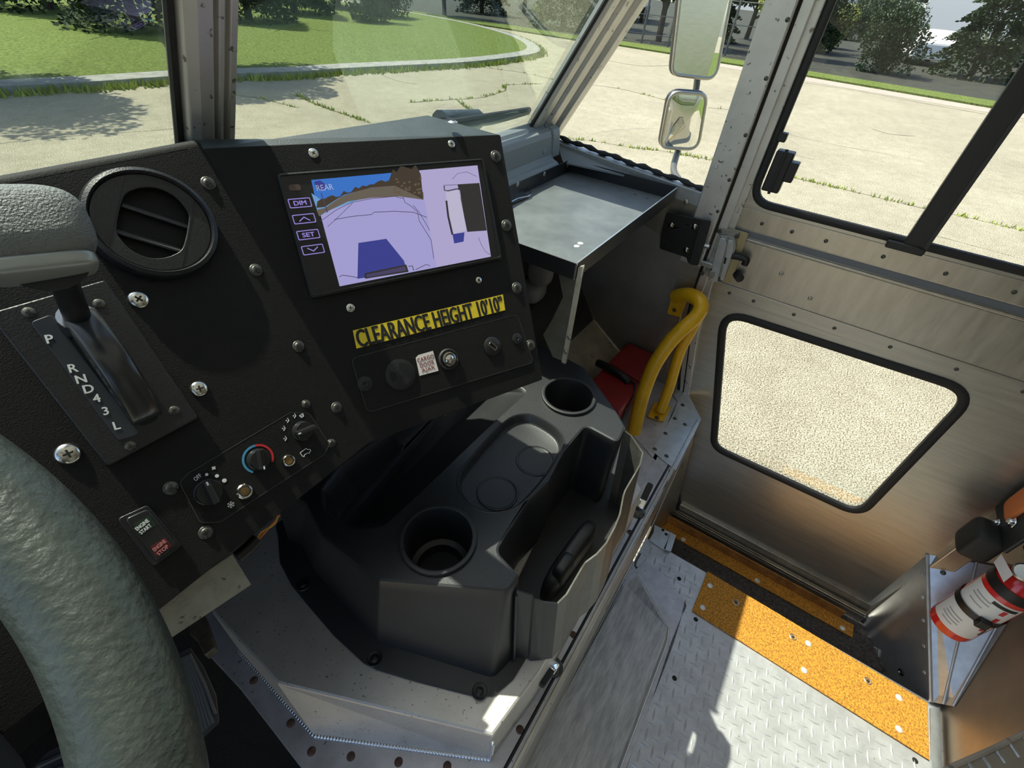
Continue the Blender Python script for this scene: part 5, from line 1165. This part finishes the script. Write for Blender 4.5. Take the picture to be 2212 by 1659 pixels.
wbm = thing('orange_webbing', YM.at(2205, 1085), 'bit of orange belt webbing at the right edge above the black bumper', 'belt')
wq = YM.at(2208, 1085) * .80; obj('belt_webbing', rbox(wq, V((1, 0, .1)), V((0, 1, 0)), NZ, .03, .008, .045, 6, 5), 'orangebelt', wbm, smooth=True)
# seat pedestal edge, bottom right
SP = ZP(-1.0)
se = thing('seat_track', SP.at(2150, 1640), 'worn aluminium seat track edge at the bottom right corner', 'seat track')
sheet('track_top', SP, [[(2025, 1668), (2130, 1622), (2230, 1572), (2330, 1660), (2230, 1760), (2060, 1760)]], .02, 'alu', se, bev=.001)
for k in range(7):
    x = 2040 + k * 30; obj('track_tooth', tube([SP.at(x, 1663 - k * 13.5) + NZ * .021, SP.at(x + 22, 1690 - k * 12) + NZ * .021], .003, 6), 'slab', se, smooth=True)
obj('track_lip', tube([SP.at(2025, 1668) + NZ * .021, SP.at(2130, 1622) + NZ * .021, SP.at(2230, 1572) + NZ * .021], .0045, 8), 'tan', se, smooth=True)

# ================================================================== WIPER AND OUTSIDE MIRRORS
wp = thing('windshield_wiper', WS.at(1060, 262), 'black wiper arm and blade parked outside low on the windshield', 'wiper')
wo = lambda x, y, h: WS.at(x, y) * (1 + h)
obj('wiper_blade', tube([wo(945, 268, .05), wo(1143, 237, .05)], .006, 8), 'rubber', wp, smooth=True)
obj('wiper_arm', tube(smoothpath([wo(960, 262, .09), wo(1010, 262, .10), wo(1060, 262, .08), wo(1140, 240, .06)], 5), .008, 8), 'wiper', wp, smooth=True)
obj('wiper_pivot', tube([wo(950, 262, .12), wo(1030, 258, .12)], .02, 10), 'wiper', wp, smooth=True)
MR = .50
mp = Pl(V((-.72, -.69, .03)), 0, (1, -1, 0))
def mirror(name, label, quad, dist_, tilt, rr_, bulge):
    c = sum((V(p) for p in quad), V((0, 0))) / 4; pc = ray(*c).normalized() * dist_
    n = V(tilt).normalized(); pl = Pl(n, n.dot(pc), (1, -.9, 0))
    l = rnd(pxs(pl, quad), rr_, 6); o = thing(name, pc, label, 'mirror')
    obj('mirror_housing', sheetmesh([inset(l, -.005)], .02, .004, -.022), 'mirrorback', o, M0=pl.M())
    obj('mirror_rim', tube([V((p.x, p.y, 0)) for p in l], .0055, 10, closed=True), 'alu', o, smooth=True, M0=pl.M())
    if not bulge: obj('mirror_glass', sheetmesh([l], .001, 0, .001), 'mirror', o, M0=pl.M())
    else:
        c2 = sum(l, V((0, 0))) / len(l); rs = []; N_ = 8
        for k in range(N_ + 1):
            f = 1 - k / N_; rs.append([V((c2.x + (p.x - c2.x) * f, c2.y + (p.y - c2.y) * f, .001 + bulge * (1 - f * f))) for p in l])
        obj('mirror_glass', loft(rs), 'mirror', o, smooth=2, M0=pl.M())
    return o
nm = V((-.80, -.45, -.16))
mirror('side_mirror', 'tall framed outside mirror reflecting grass, above the small convex mirror', [(1483, -120), (1600, -120), (1545, 172), (1452, 160)], 1.75, (-.62, -.62, .02), .03, 0)
mirror('convex_mirror', 'small convex outside mirror below the tall mirror', [(1448, 198), (1527, 204), (1507, 323), (1426, 318)], 1.75, (-.66, -.55, -.10), .03, .010)
ma = thing('mirror_arm', (1.25, .55, -.5), 'bent black tubular mirror arm fixed outside the quarter window', 'mirror arm')
r17 = lambda x, y, d: ray(x, y).normalized() * d
obj('arm_tube', tube(smoothpath([r17(1507, 165, 1.86), r17(1501, 205, 1.86), r17(1480, 280, 1.85), r17(1463, 330, 1.80), r17(1455, 365, 1.7), r17(1466, 388, 1.62), r17(1490, 410, 1.55)], 6), .010, 12), 'armtube', ma, smooth=True)

# ================================================================== OUTSIDE
G0 = ZP(Z0)
def gmat():
    m = bpy.data.materials.new('sunlit_concrete'); m.use_nodes = True; n = m.node_tree; N = n.nodes; L = n.links; b = N['Principled BSDF']; b.inputs['Roughness'].default_value = .9
    b.inputs['Specular IOR Level'].default_value = .2
    tc = N.new('ShaderNodeTexCoord')
    def ramp(src, p0, c0, p1, c1):
        r = N.new('ShaderNodeValToRGB'); r.color_ramp.elements[0].position = p0; r.color_ramp.elements[0].color = (*c0, 1); r.color_ramp.elements[1].position = p1; r.color_ramp.elements[1].color = (*c1, 1); L.new(src, r.inputs[0]); return r.outputs[0]
    def noise(s, d=4, ro=.6):
        t = N.new('ShaderNodeTexNoise'); t.inputs['Scale'].default_value = s; t.inputs['Detail'].default_value = d; t.inputs['Roughness'].default_value = ro; L.new(tc.outputs['Object'], t.inputs['Vector']); return t.outputs[0]
    agg = ramp(noise(100, 2, .85), .43, (.12, .105, .065), .54, (.60, .545, .40))
    big = ramp(noise(.35, 6, .7), .35, (.80, .80, .80), .7, (1, 1, 1))
    mid = ramp(noise(5, 8, .85), .32, (.70, .69, .66), .62, (1, 1, 1))
    x1 = N.new('ShaderNodeMixRGB'); x1.blend_type = 'MULTIPLY'; x1.inputs[0].default_value = 1; L.new(agg, x1.inputs[1]); L.new(big, x1.inputs[2])
    x2 = N.new('ShaderNodeMixRGB'); x2.blend_type = 'MULTIPLY'; x2.inputs[0].default_value = 1; L.new(x1.outputs[0], x2.inputs[1]); L.new(mid, x2.inputs[2])
    L.new(x2.outputs[0], b.inputs['Base Color']); return m
M['concrete'] = gmat()
M['kerb'] = mat('weathered_kerb', (.33, .32, .28), .85, noise=.3, nscale=6)
M['grass'] = mat('mown_grass', (.17, .21, .05), .9, col2=(.055, .085, .018), nscale=16, bump=1, bscale=60, spec=.1)
M['grassblade'] = mat('grass_blade', (.34, .40, .07), .7, noise=.4, nscale=3, spec=.2)
M['weed'] = mat('yellow_green_weed', (.36, .44, .06), .7, noise=.3, nscale=8, spec=.2)
M['woodfloor'] = mat('shady_woodland_floor', (.032, .034, .018), .95, noise=.5, nscale=2)  # shade under the trees darkened into the ground colour
M['gutter'] = mat('pinkish_gutter', (.40, .34, .27), .85, noise=.2, nscale=4)
M['crack'] = mat('dark_crack', (.09, .085, .05), .9, noise=.4, nscale=30)
M['tar'] = mat('faint_tyre_rubber', (.27, .25, .19), .9, noise=.2, nscale=20)
M['bark'] = mat('tree_bark', (.085, .065, .05), .9, noise=.4, nscale=12)
M['leafdark'] = mat('dark_spruce_needles', (.048, .080, .028), .7, noise=.6, nscale=1.4, spec=.2)
M['leafpine'] = mat('blue_green_pine_needles', (.095, .135, .065), .7, noise=.6, nscale=1.6, spec=.2)
M['leafyel'] = mat('yellow_green_leaves', (.27, .30, .06), .7, noise=.5, nscale=2, spec=.2)
struct(obj('ground', prism([(-120, -120, Z0), (160, -120, Z0), (160, 160, Z0), (-120, 160, Z0)], (0, 0, -.1)), 'concrete'))
def gp(px, z): p = ZP(z).at(*px); return V((p.x, p.y))
kpx = [(0, 205), (200, 193), (430, 176), (640, 168), (740, 160), (880, 152), (1000, 145), (1090, 135), (1150, 125), (1166, 115), (1150, 99), (1110, 82), (1040, 62), (965, 46), (890, 33)]
kl = [gp(p, Z0) for p in kpx]; k0 = kl[0] + (kl[0] - kl[1]) * 6
kl = [V((p.x, p.y)) for p in smoothpath([V((k.x, k.y, 0)) for k in [k0] + kl], 4)]
far = [V((kl[-1].x + 4, 60)), V((-60, 60)), V((k0.x, k0.y))]
isl = kl + far[:2]
kin = inset(isl, .48); n_k = len(kl)
M_ = [kin[i] for i in range(n_k)]
struct(obj('kerb', mesh([(p.x, p.y, Z0) for p in kl] + [(p.x, p.y, Z0 + .12) for p in kl] + [(p.x, p.y, Z0 + .14) for p in M_] + [(p.x, p.y, Z0) for p in M_],
    [[i + a_ * n_k, i + 1 + a_ * n_k, i + 1 + ((a_ + 1) % 4) * n_k, i + ((a_ + 1) % 4) * n_k] for i in range(n_k - 1) for a_ in range(4)]), 'kerb'))
struct(obj('lawn', prism([(p.x, p.y, Z0 + .02) for p in inset(isl, .40)], (0, 0, .11)), 'grass'))
# far verge along the road
vb = [gp(p, Z0) for p in [(890, 33), (1054, 58), (1248, 89), (1319, 97), (1456, 119), (1556, 137), (1733, 165), (2138, 234), (2212, 246), (2400, 280)]]
vt = [gp(p, Z0) for p in [(890, 26), (1054, 50), (1248, 80), (1319, 88), (1456, 108), (1556, 127), (1733, 155), (2138, 221), (2212, 232), (2400, 264)]]
struct(obj('verge', prism([(p.x, p.y, Z0 - .02) for p in vb + vt[::-1]], (0, 0, .08)), 'grass'))
g2_ = [gp((p[0], p[1] + 8), Z0) for p in [(1456, 119), (1556, 137), (1733, 166), (2138, 236), (2212, 248), (2400, 282)]]
struct(obj('gutter', prism([(p.x, p.y, Z0 - .01) for p in vb[4:] + g2_[::-1]], (0, 0, .016)), 'gutter'))
wf = vt + [V((vt[-1].x + 60, vt[-1].y - 30)), V((120, 60)), V((vt[0].x + 20, vt[0].y + 60))]
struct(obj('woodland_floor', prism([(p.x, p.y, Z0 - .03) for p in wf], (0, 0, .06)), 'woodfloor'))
# lawn behind the van (seen in the mirrors)
struct(obj('rear_lawn', prism([(3.2, -6.5, Z0), (14, -5, Z0), (30, -14, Z0), (40, -50, Z0), (-40, -50, Z0), (-20, -9, Z0)], (0, 0, .03)), 'grass'))
# cracks with weeds
def ribbon(pts, w_, z):
    P = [V((p.x, p.y, 0)) for p in pts]; P = smoothpath(P, 5); a_ = []; b_ = []
    for i, p in enumerate(P):
        d = (P[min(i + 1, len(P) - 1)] - P[max(i - 1, 0)]); n = V((-d.y, d.x, 0)).normalized(); j = random.uniform(-.4, .4) * w_; ww = w_ * random.uniform(.4, 1.1)
        a_.append(p + n * (j + ww)); b_.append(p + n * (j - ww))
    n = len(P); vs = [V((p.x, p.y, z)) for p in a_ + b_]; return mesh(vs, [[i, i + 1, n + i + 1, n + i] for i in range(n - 1)])
def blades(spots, hh, ww, n):
    vs = []; fs = []
    for x, y, z in spots:
        for k in range(n):
            a_ = random.uniform(0, 6.28); r_ = random.uniform(0, ww * 2.2); h = hh * random.uniform(.5, 1.2); bx, by = x + math.cos(a_) * r_, y + math.sin(a_) * r_; t = random.uniform(0, 6.28)
            dx, dy = math.cos(t) * ww * .35, math.sin(t) * ww * .35; lx, ly = random.uniform(-.5, .5) * h, random.uniform(-.5, .5) * h; b = len(vs)
            vs += [(bx - dx, by - dy, z), (bx + dx, by + dy, z), (bx + lx, by + ly, z + h)]; fs.append([b, b + 1, b + 2])
    me = bpy.data.meshes.new('m'); me.from_pydata(vs, [], fs); me.update(); return me
cr = [([(640, 205), (665, 217), (700, 232), (760, 252), (800, 266)], .028, 1), ([(505, 205), (560, 212), (600, 222), (645, 233)], .016, .3), ([(880, 222), (945, 217), (1030, 212), (1062, 205), (1092, 195), (1088, 184), (1130, 182), (1170, 181)], .026, .4),
      ([(985, 214), (1005, 230), (1022, 240), (1045, 252)], .020, .8), ([(1040, 145), (1130, 157), (1195, 172)], .025, .1), ([(1262, 181), (1340, 192), (1450, 219)], .022, .1), ([(1300, 128), (1380, 142), (1452, 141)], .03, 0),
      ([(1215, 300), (1270, 303), (1320, 311), (1372, 320), (1430, 326), (1545, 347)], .010, .8), ([(1712, 383), (1790, 401), (1870, 420), (1990, 449), (2100, 472), (2230, 503)], .010, .7), ([(1885, 279), (1925, 290), (1978, 294)], .018, 0),
      ([(0, 310), (90, 300), (200, 290), (330, 282), (400, 275)], .006, 0), ([(1530, 232), (1600, 240)], .02, .1), ([(1733, 178), (1850, 196), (2000, 224), (2130, 247)], .03, 0), ([(820, 160), (860, 175), (900, 182)], .012, 0),
      ([(1700, 290), (1800, 312), (1900, 330), (2000, 350)], .006, 0), ([(1650, 320), (1760, 345)], .005, 0), ([(1990, 500), (2100, 530), (2212, 560)], .004, 0), ([(700, 140), (702, 141)], .01, 0)]
for pts, w_, wd in cr[:-1]:
    l = [gp(p, Z0 + .002) for p in pts]
    struct(obj('pavement_crack', ribbon(l, w_, Z0 + .002), 'crack'))
    if wd:
        sp = []; dist_ = l[0].length
        for a_, b_ in zip(l[:-1], l[1:]):
            n_ = max(2, int((b_ - a_).length / .05))
            for k in range(n_):
                if random.random() < wd * (.75 if wd > .5 else 1): p = a_.lerp(b_, k / n_); sp.append((p.x, p.y, Z0))
        tag(obj('crack_weeds', blades(sp, .055, .035, 5), 'weed'), 'small yellow-green weeds growing in a crack of the pavement', 'weeds', 'weeds in the pavement cracks', 'stuff')
struct(obj('tyre_mark', ribbon([gp(p, Z0 + .001) for p in [(1262, 305), (1275, 292), (1310, 283), (1370, 278), (1440, 277)]], .015, Z0 + .001), 'tar'))
sp = []
for a_, b_ in zip(kl[:-1], kl[1:]):
    n_ = int((b_ - a_).length / .035)
    if a_.x < -6 or a_.y > 30: continue
    for k in range(n_): p = a_.lerp(b_, k / n_); sp.append((p.x + random.uniform(-.18, .03), p.y + random.uniform(-.22, .03), Z0))
tag(obj('kerb_grass', blades(sp, .13, .07, 6), 'grassblade'), 'ragged grass growing along the foot of the curved kerb', 'grass', None, 'stuff')
# ---- trees
def crown(kind, seed, H, Rr, n, ls):
    rnd_ = random.Random(seed); vs = []; fs = []
    lobes = []
    if kind == 'round':
        for k in range(16):
            a_ = rnd_.uniform(0, 6.28); u = rnd_.uniform(.25, 1); lobes.append((math.cos(a_) * Rr * .6 * rnd_.random(), math.sin(a_) * Rr * .6 * rnd_.random(), H * ((.25 if H > 3 else -.08) + (.62 if H > 3 else .9) * u), Rr * rnd_.uniform(.28, .5)))
    for i in range(n):
        if kind == 'cone':
            t = rnd_.random() ** .8; tier = (t * 9) % 1; r_ = Rr * (1 - t) ** .8 * (.55 + .45 * (1 - tier)) * math.sqrt(rnd_.uniform(.35, 1)); a_ = rnd_.uniform(0, 6.28)
            c = V((math.cos(a_) * r_, math.sin(a_) * r_, H * (.04 + .95 * t) - r_ * .18)); out = V((math.cos(a_), math.sin(a_), .1))
        else:
            lx, ly, lz, lr = rnd_.choice(lobes); v = V((rnd_.gauss(0, 1), rnd_.gauss(0, 1), rnd_.gauss(0, 1))).normalized(); c = V((lx, ly, lz)) + v * lr * rnd_.uniform(.65, 1.05); out = v
        s = ls * rnd_.uniform(.5, 1.2); t1 = (out + V((rnd_.uniform(-.7, .7), rnd_.uniform(-.7, .7), rnd_.uniform(-.7, .7)))).normalized(); t2 = t1.orthogonal().normalized() if rnd_.random() < .5 else t1.cross(V((rnd_.gauss(0, 1), rnd_.gauss(0, 1), rnd_.gauss(0, 1)))).normalized()
        b = len(vs); w_ = s * (.28 if kind == 'cone' else .5); vs += [c - t2 * w_, c + t1 * s * .5, c + t2 * w_, c - t1 * s * .5]; fs.append([b, b + 1, b + 2, b + 3])
    me = bpy.data.meshes.new('crown'); me.from_pydata([tuple(v) for v in vs], [], fs); me.update(); return me
def trunk(H, r_, seed, br=7):
    rn = random.Random(seed); ms = [tube([V((0, 0, 0)), V((.1 * rn.uniform(-1, 1), .1, H * .5)), V((.15 * rn.uniform(-1, 1), 0, H * .92))], lambda i, t: r_ * (1 - .75 * t), 8)]
    for k in range(br):
        z = H * rn.uniform(.15, .8); a_ = rn.uniform(0, 6.28); l = H * .28 * rn.uniform(.6, 1.2)
        ms.append(tube([V((0, 0, z)), V((math.cos(a_) * l * .6, math.sin(a_) * l * .6, z + l * .3)), V((math.cos(a_) * l, math.sin(a_) * l, z + l * .75))], lambda i, t: r_ * .35 * (1 - .7 * t), 6))
    return join(ms)
PROTO = {}
for kd, args in {'spruce': ('cone', 1, 6.5, 2.3, 16000, .22), 'pine': ('round', 2, 6.0, 2.6, 15000, .17), 'shrub': ('round', 3, 2.6, 1.7, 9000, .11)}.items():
    kind, sd, H, Rr, n, ls = args; me = crown(kind, sd, H, Rr, n, ls); tk = trunk(H, .16 if H > 3 else .06, sd, 9); tk.materials.append(M['bark']); PROTO[kd] = (me, tk, {})
PLACED = [(gp((1350, 90), Z0).normalized() * 46, 5.5), (gp((2030, 120), Z0).normalized() * 44, 5.5), (gp((1985, 120), Z0).normalized() * 36, 2.5)]
def tree(kd, pos, sc, rot, leaf, label, cat, group, z=Z0):
    me, tk, cache = PROTO[kd]
    rr_ = {'spruce': 2.3, 'pine': 2.6, 'shrub': 1.9}[kd] * sc
    pos = V((pos.x, pos.y))
    for _ in range(80):
        if all((pos - q_).length > (rr_ + r_) * 1.0 for q_, r_ in PLACED): break
        pos = pos * 1.03
    PLACED.append((pos, rr_))
    if leaf not in cache: c = me.copy(); c.materials.append(M[leaf]); cache[leaf] = c
    o = thing({'spruce': 'spruce_tree', 'pine': 'pine_tree', 'shrub': 'shrub'}[kd], (pos.x, pos.y, z), label, cat, group); o.rotation_euler.z = rot; o.scale = (sc, sc, sc)
    for nm, m_ in (('foliage', cache[leaf]), ('trunk', tk)):
        k = bpy.data.objects.new(nm, m_); C.objects.link(k); k.parent = o
    return o
ORD = ['first', 'second', 'third', 'fourth', 'fifth', 'sixth', 'seventh', 'eighth', 'ninth', 'tenth', 'eleventh', 'twelfth', 'thirteenth', 'fourteenth', 'fifteenth', 'sixteenth', 'seventeenth']
isl_t = [((300, 60), 1.0, 'leafdark', 'spruce'), ((120, 40), 1.1, 'leafdark', 'spruce'), ((-80, 60), 1.0, 'leafdark', 'spruce'), ((540, 48), .9, 'leafdark', 'spruce'), ((640, 50), .95, 'leafdark', 'spruce'), ((735, 40), 1.0, 'leafdark', 'spruce'), ((800, 46), .75, 'leafdark', 'shrub'), ((845, 36), .8, 'leafdark', 'shrub'), ((560, 20), 1.3, 'leafpine', 'pine'), ((440, 30), 1.2, 'leafyel', 'pine')]
for i, (p, sc, lf, kd) in enumerate(isl_t):
    g_ = gp(p, Z0 + .12)
    if g_.length > 26: g_ = g_ * (26 / g_.length)
    tree(kd, g_, sc, i * 1.3, lf, 'dark evergreen on the curved lawn, %s of the row counted from the left' % ORD[{2: 0, 1: 1, 0: 2, 9: 3, 3: 4, 8: 5, 4: 6, 5: 7, 6: 8, 7: 9}[i]], 'tree', 'evergreens on the curved lawn', Z0 + .12)
for k, (x, y) in enumerate([(2.9, 13.1), (6.6, 12.2)]):
    tree('pine', V((x, y)), .75, k * 2.0, 'leafpine', ['tall pine standing just behind the kerb beyond the left windshield pane', 'tall pine standing just behind the kerb beyond the centre post'][k], 'tree', 'evergreens on the curved lawn', Z0 + .12)
rt = [((960, 36), .8), ((1040, 42), .9), ((1130, 58), 1.0), ((1215, 70), 1.0), ((1290, 82), .9), ((1345, 88), .7), ((1420, 98), 1.0), ((1520, 112), .8), ((1600, 120), .9)]
for i, (p, sc) in enumerate(rt):
    g_ = gp(p, Z0); g_ = g_ * (min(g_.length, 32) / g_.length) * 1.06
    tree('spruce' if i % 2 else 'pine', g_, sc, i * 2.1, 'leafdark' if i % 3 else 'leafpine', 'dark tree beyond the verge ahead, %s from the left between windshield corner and post' % ORD[i], 'tree', 'trees beyond the verge ahead')
r2 = [((1730, 140), 1.0, 'shrub', 'leafdark'), ((1900, 165), .7, 'shrub', 'leafpine'), ((2060, 200), 1.2, 'shrub', 'leafdark'), ((2130, 212), 1.3, 'shrub', 'leafpine'), ((2210, 225), 1.4, 'shrub', 'leafdark'), ((1800, 145), .7, 'shrub', 'leafpine'), ((1690, 120), .75, 'pine', 'leafyel'), ((1765, 130), .62, 'shrub', 'leafyel'), ((1850, 150), .8, 'shrub', 'leafdark'), ((1930, 160), .9, 'pine', 'leafpine'), ((2010, 172), 1.0, 'pine', 'leafpine'), ((2080, 188), .9, 'spruce', 'leafpine'), ((2160, 200), 1.1, 'pine', 'leafdark'), ((2260, 210), 1.2, 'pine', 'leafpine'), ((2380, 220), 1.2, 'spruce', 'leafdark')]
r2.sort(key=lambda q_: q_[0][0])
for i, (p, sc, kd, lf) in enumerate(r2):
    g_ = gp(p, Z0) * 1.05
    if g_.length > 30: g_ = g_ * (30 / g_.length)
    tree(kd, g_, sc * (1.0 if kd != 'shrub' else 1.3), i * 1.7, lf, '%s beyond the verge outside the side door, %s from the left' % ('low dense shrub' if kd == 'shrub' else 'blue-green conifer', ORD[i]), 'tree', 'pines beyond the verge beside the door')
# things standing behind the trees
def far_box(name, label, cat, px, dist_, sx, sy, sz, m, rot=0):
    g_ = gp(px, Z0); g_ = g_.normalized() * dist_; o = thing(name, (g_.x, g_.y, Z0), label, cat); R4 = Matrix.Translation((g_.x, g_.y, Z0)) @ Matrix.Rotation(rot, 4, 'Z')
    return o, R4
for i, (px_, d_, lab, L__) in enumerate([((1350, 90), 46, 'white truck parked behind the trees ahead', 7), ((2030, 120), 44, 'white box truck parked behind the pines', 7.5)]):
    o, R4 = far_box('parked_truck', lab, 'truck', px_, d_, 0, 0, 0, None, .3 + i)
    obj('truck_body', box((-L__ / 2, -1.2, .9), (L__ / 2 - 2, 1.2, 3.4)), 'white', o, M0=R4, bevel=.05); obj('truck_cab', prism([(L__ / 2 - 1.9, -1.1, .6), (L__ / 2, -1.1, .6), (L__ / 2, -1.1, 1.5), (L__ / 2 - .5, -1.1, 2.4), (L__ / 2 - 1.9, -1.1, 2.4)], (0, 2.2, 0)), 'white', o, M0=R4, bevel=.05)
    for x in (-2.2, L__ / 2 - 1):
        for y in (-1.1, 1.1): obj('wheel', cyl((x, y - .12, .45), (x, y + .12, .45), .45), 'rubber', o, M0=R4)
o, R4 = far_box('parked_car', 'white car half hidden behind the shrubs outside the side door', 'car', (1985, 120), 36, 0, 0, 0, None, .2)
obj('car_body', prism([(-2.2, -.85, .3), (2.2, -.85, .3), (2.2, -.85, .8), (1.3, -.85, .95), (.7, -.85, 1.4), (-1.2, -.85, 1.42), (-2.1, -.85, .95)], (0, 1.7, 0)), 'white', o, M0=R4, bevel=.08)
obj('car_window', prism([(-1.5, -.87, .95), (1.0, -.87, .95), (.6, -.87, 1.32), (-1.1, -.87, 1.34)], (0, 1.74, 0)), 'softblack', o, M0=R4)
for x in (-1.4, 1.4):
    for y in (-.8, .8): obj('wheel', cyl((x, y - .1, .32), (x, y + .1, .32), .32), 'rubber', o, M0=R4)
o, R4 = far_box('low_building', 'long pale building far behind the trees', 'building', (1800, 140), 105, 0, 0, 0, None, 1.2)
obj('wall', box((-30, -5, 0), (30, 5, 5)), mat('pale_siding', (.62, .62, .60), .8, noise=.08, nscale=.6), o, M0=R4); obj('roof', prism([(-30.5, -5.5, 5), (-30.5, 5.5, 5), (-30.5, 0, 6.6)], (61, 0, 0)), mat('grey_roof', (.2, .2, .21), .8), o, M0=R4)
for k in range(9): obj('window', box((-27 + k * 6.4, -5.05, 1.4), (-24.8 + k * 6.4, -4.98, 3)), 'softblack', o, M0=R4)
# chain-link fence posts among the trees ahead
fa, fb = gp((1330, 92), Z0), gp((1700, 148), Z0); fa, fb = fa * 1.04, fb * 1.04
fe = thing('wire_fence', (fa.x, fa.y, Z0), 'dark wire fence with thin posts at the back of the far verge', 'fence')
for k in range(7): p = fa.lerp(fb, k / 6); obj('fence_post', cyl((p.x, p.y, Z0), (p.x, p.y, Z0 + 1.9), .05, n=8), 'armtube', fe)
for z in (.4, 1.1, 1.85): obj('fence_rail', cyl((fa.x, fa.y, Z0 + z), (fb.x, fb.y, Z0 + z), .018, n=6), 'armtube', fe)
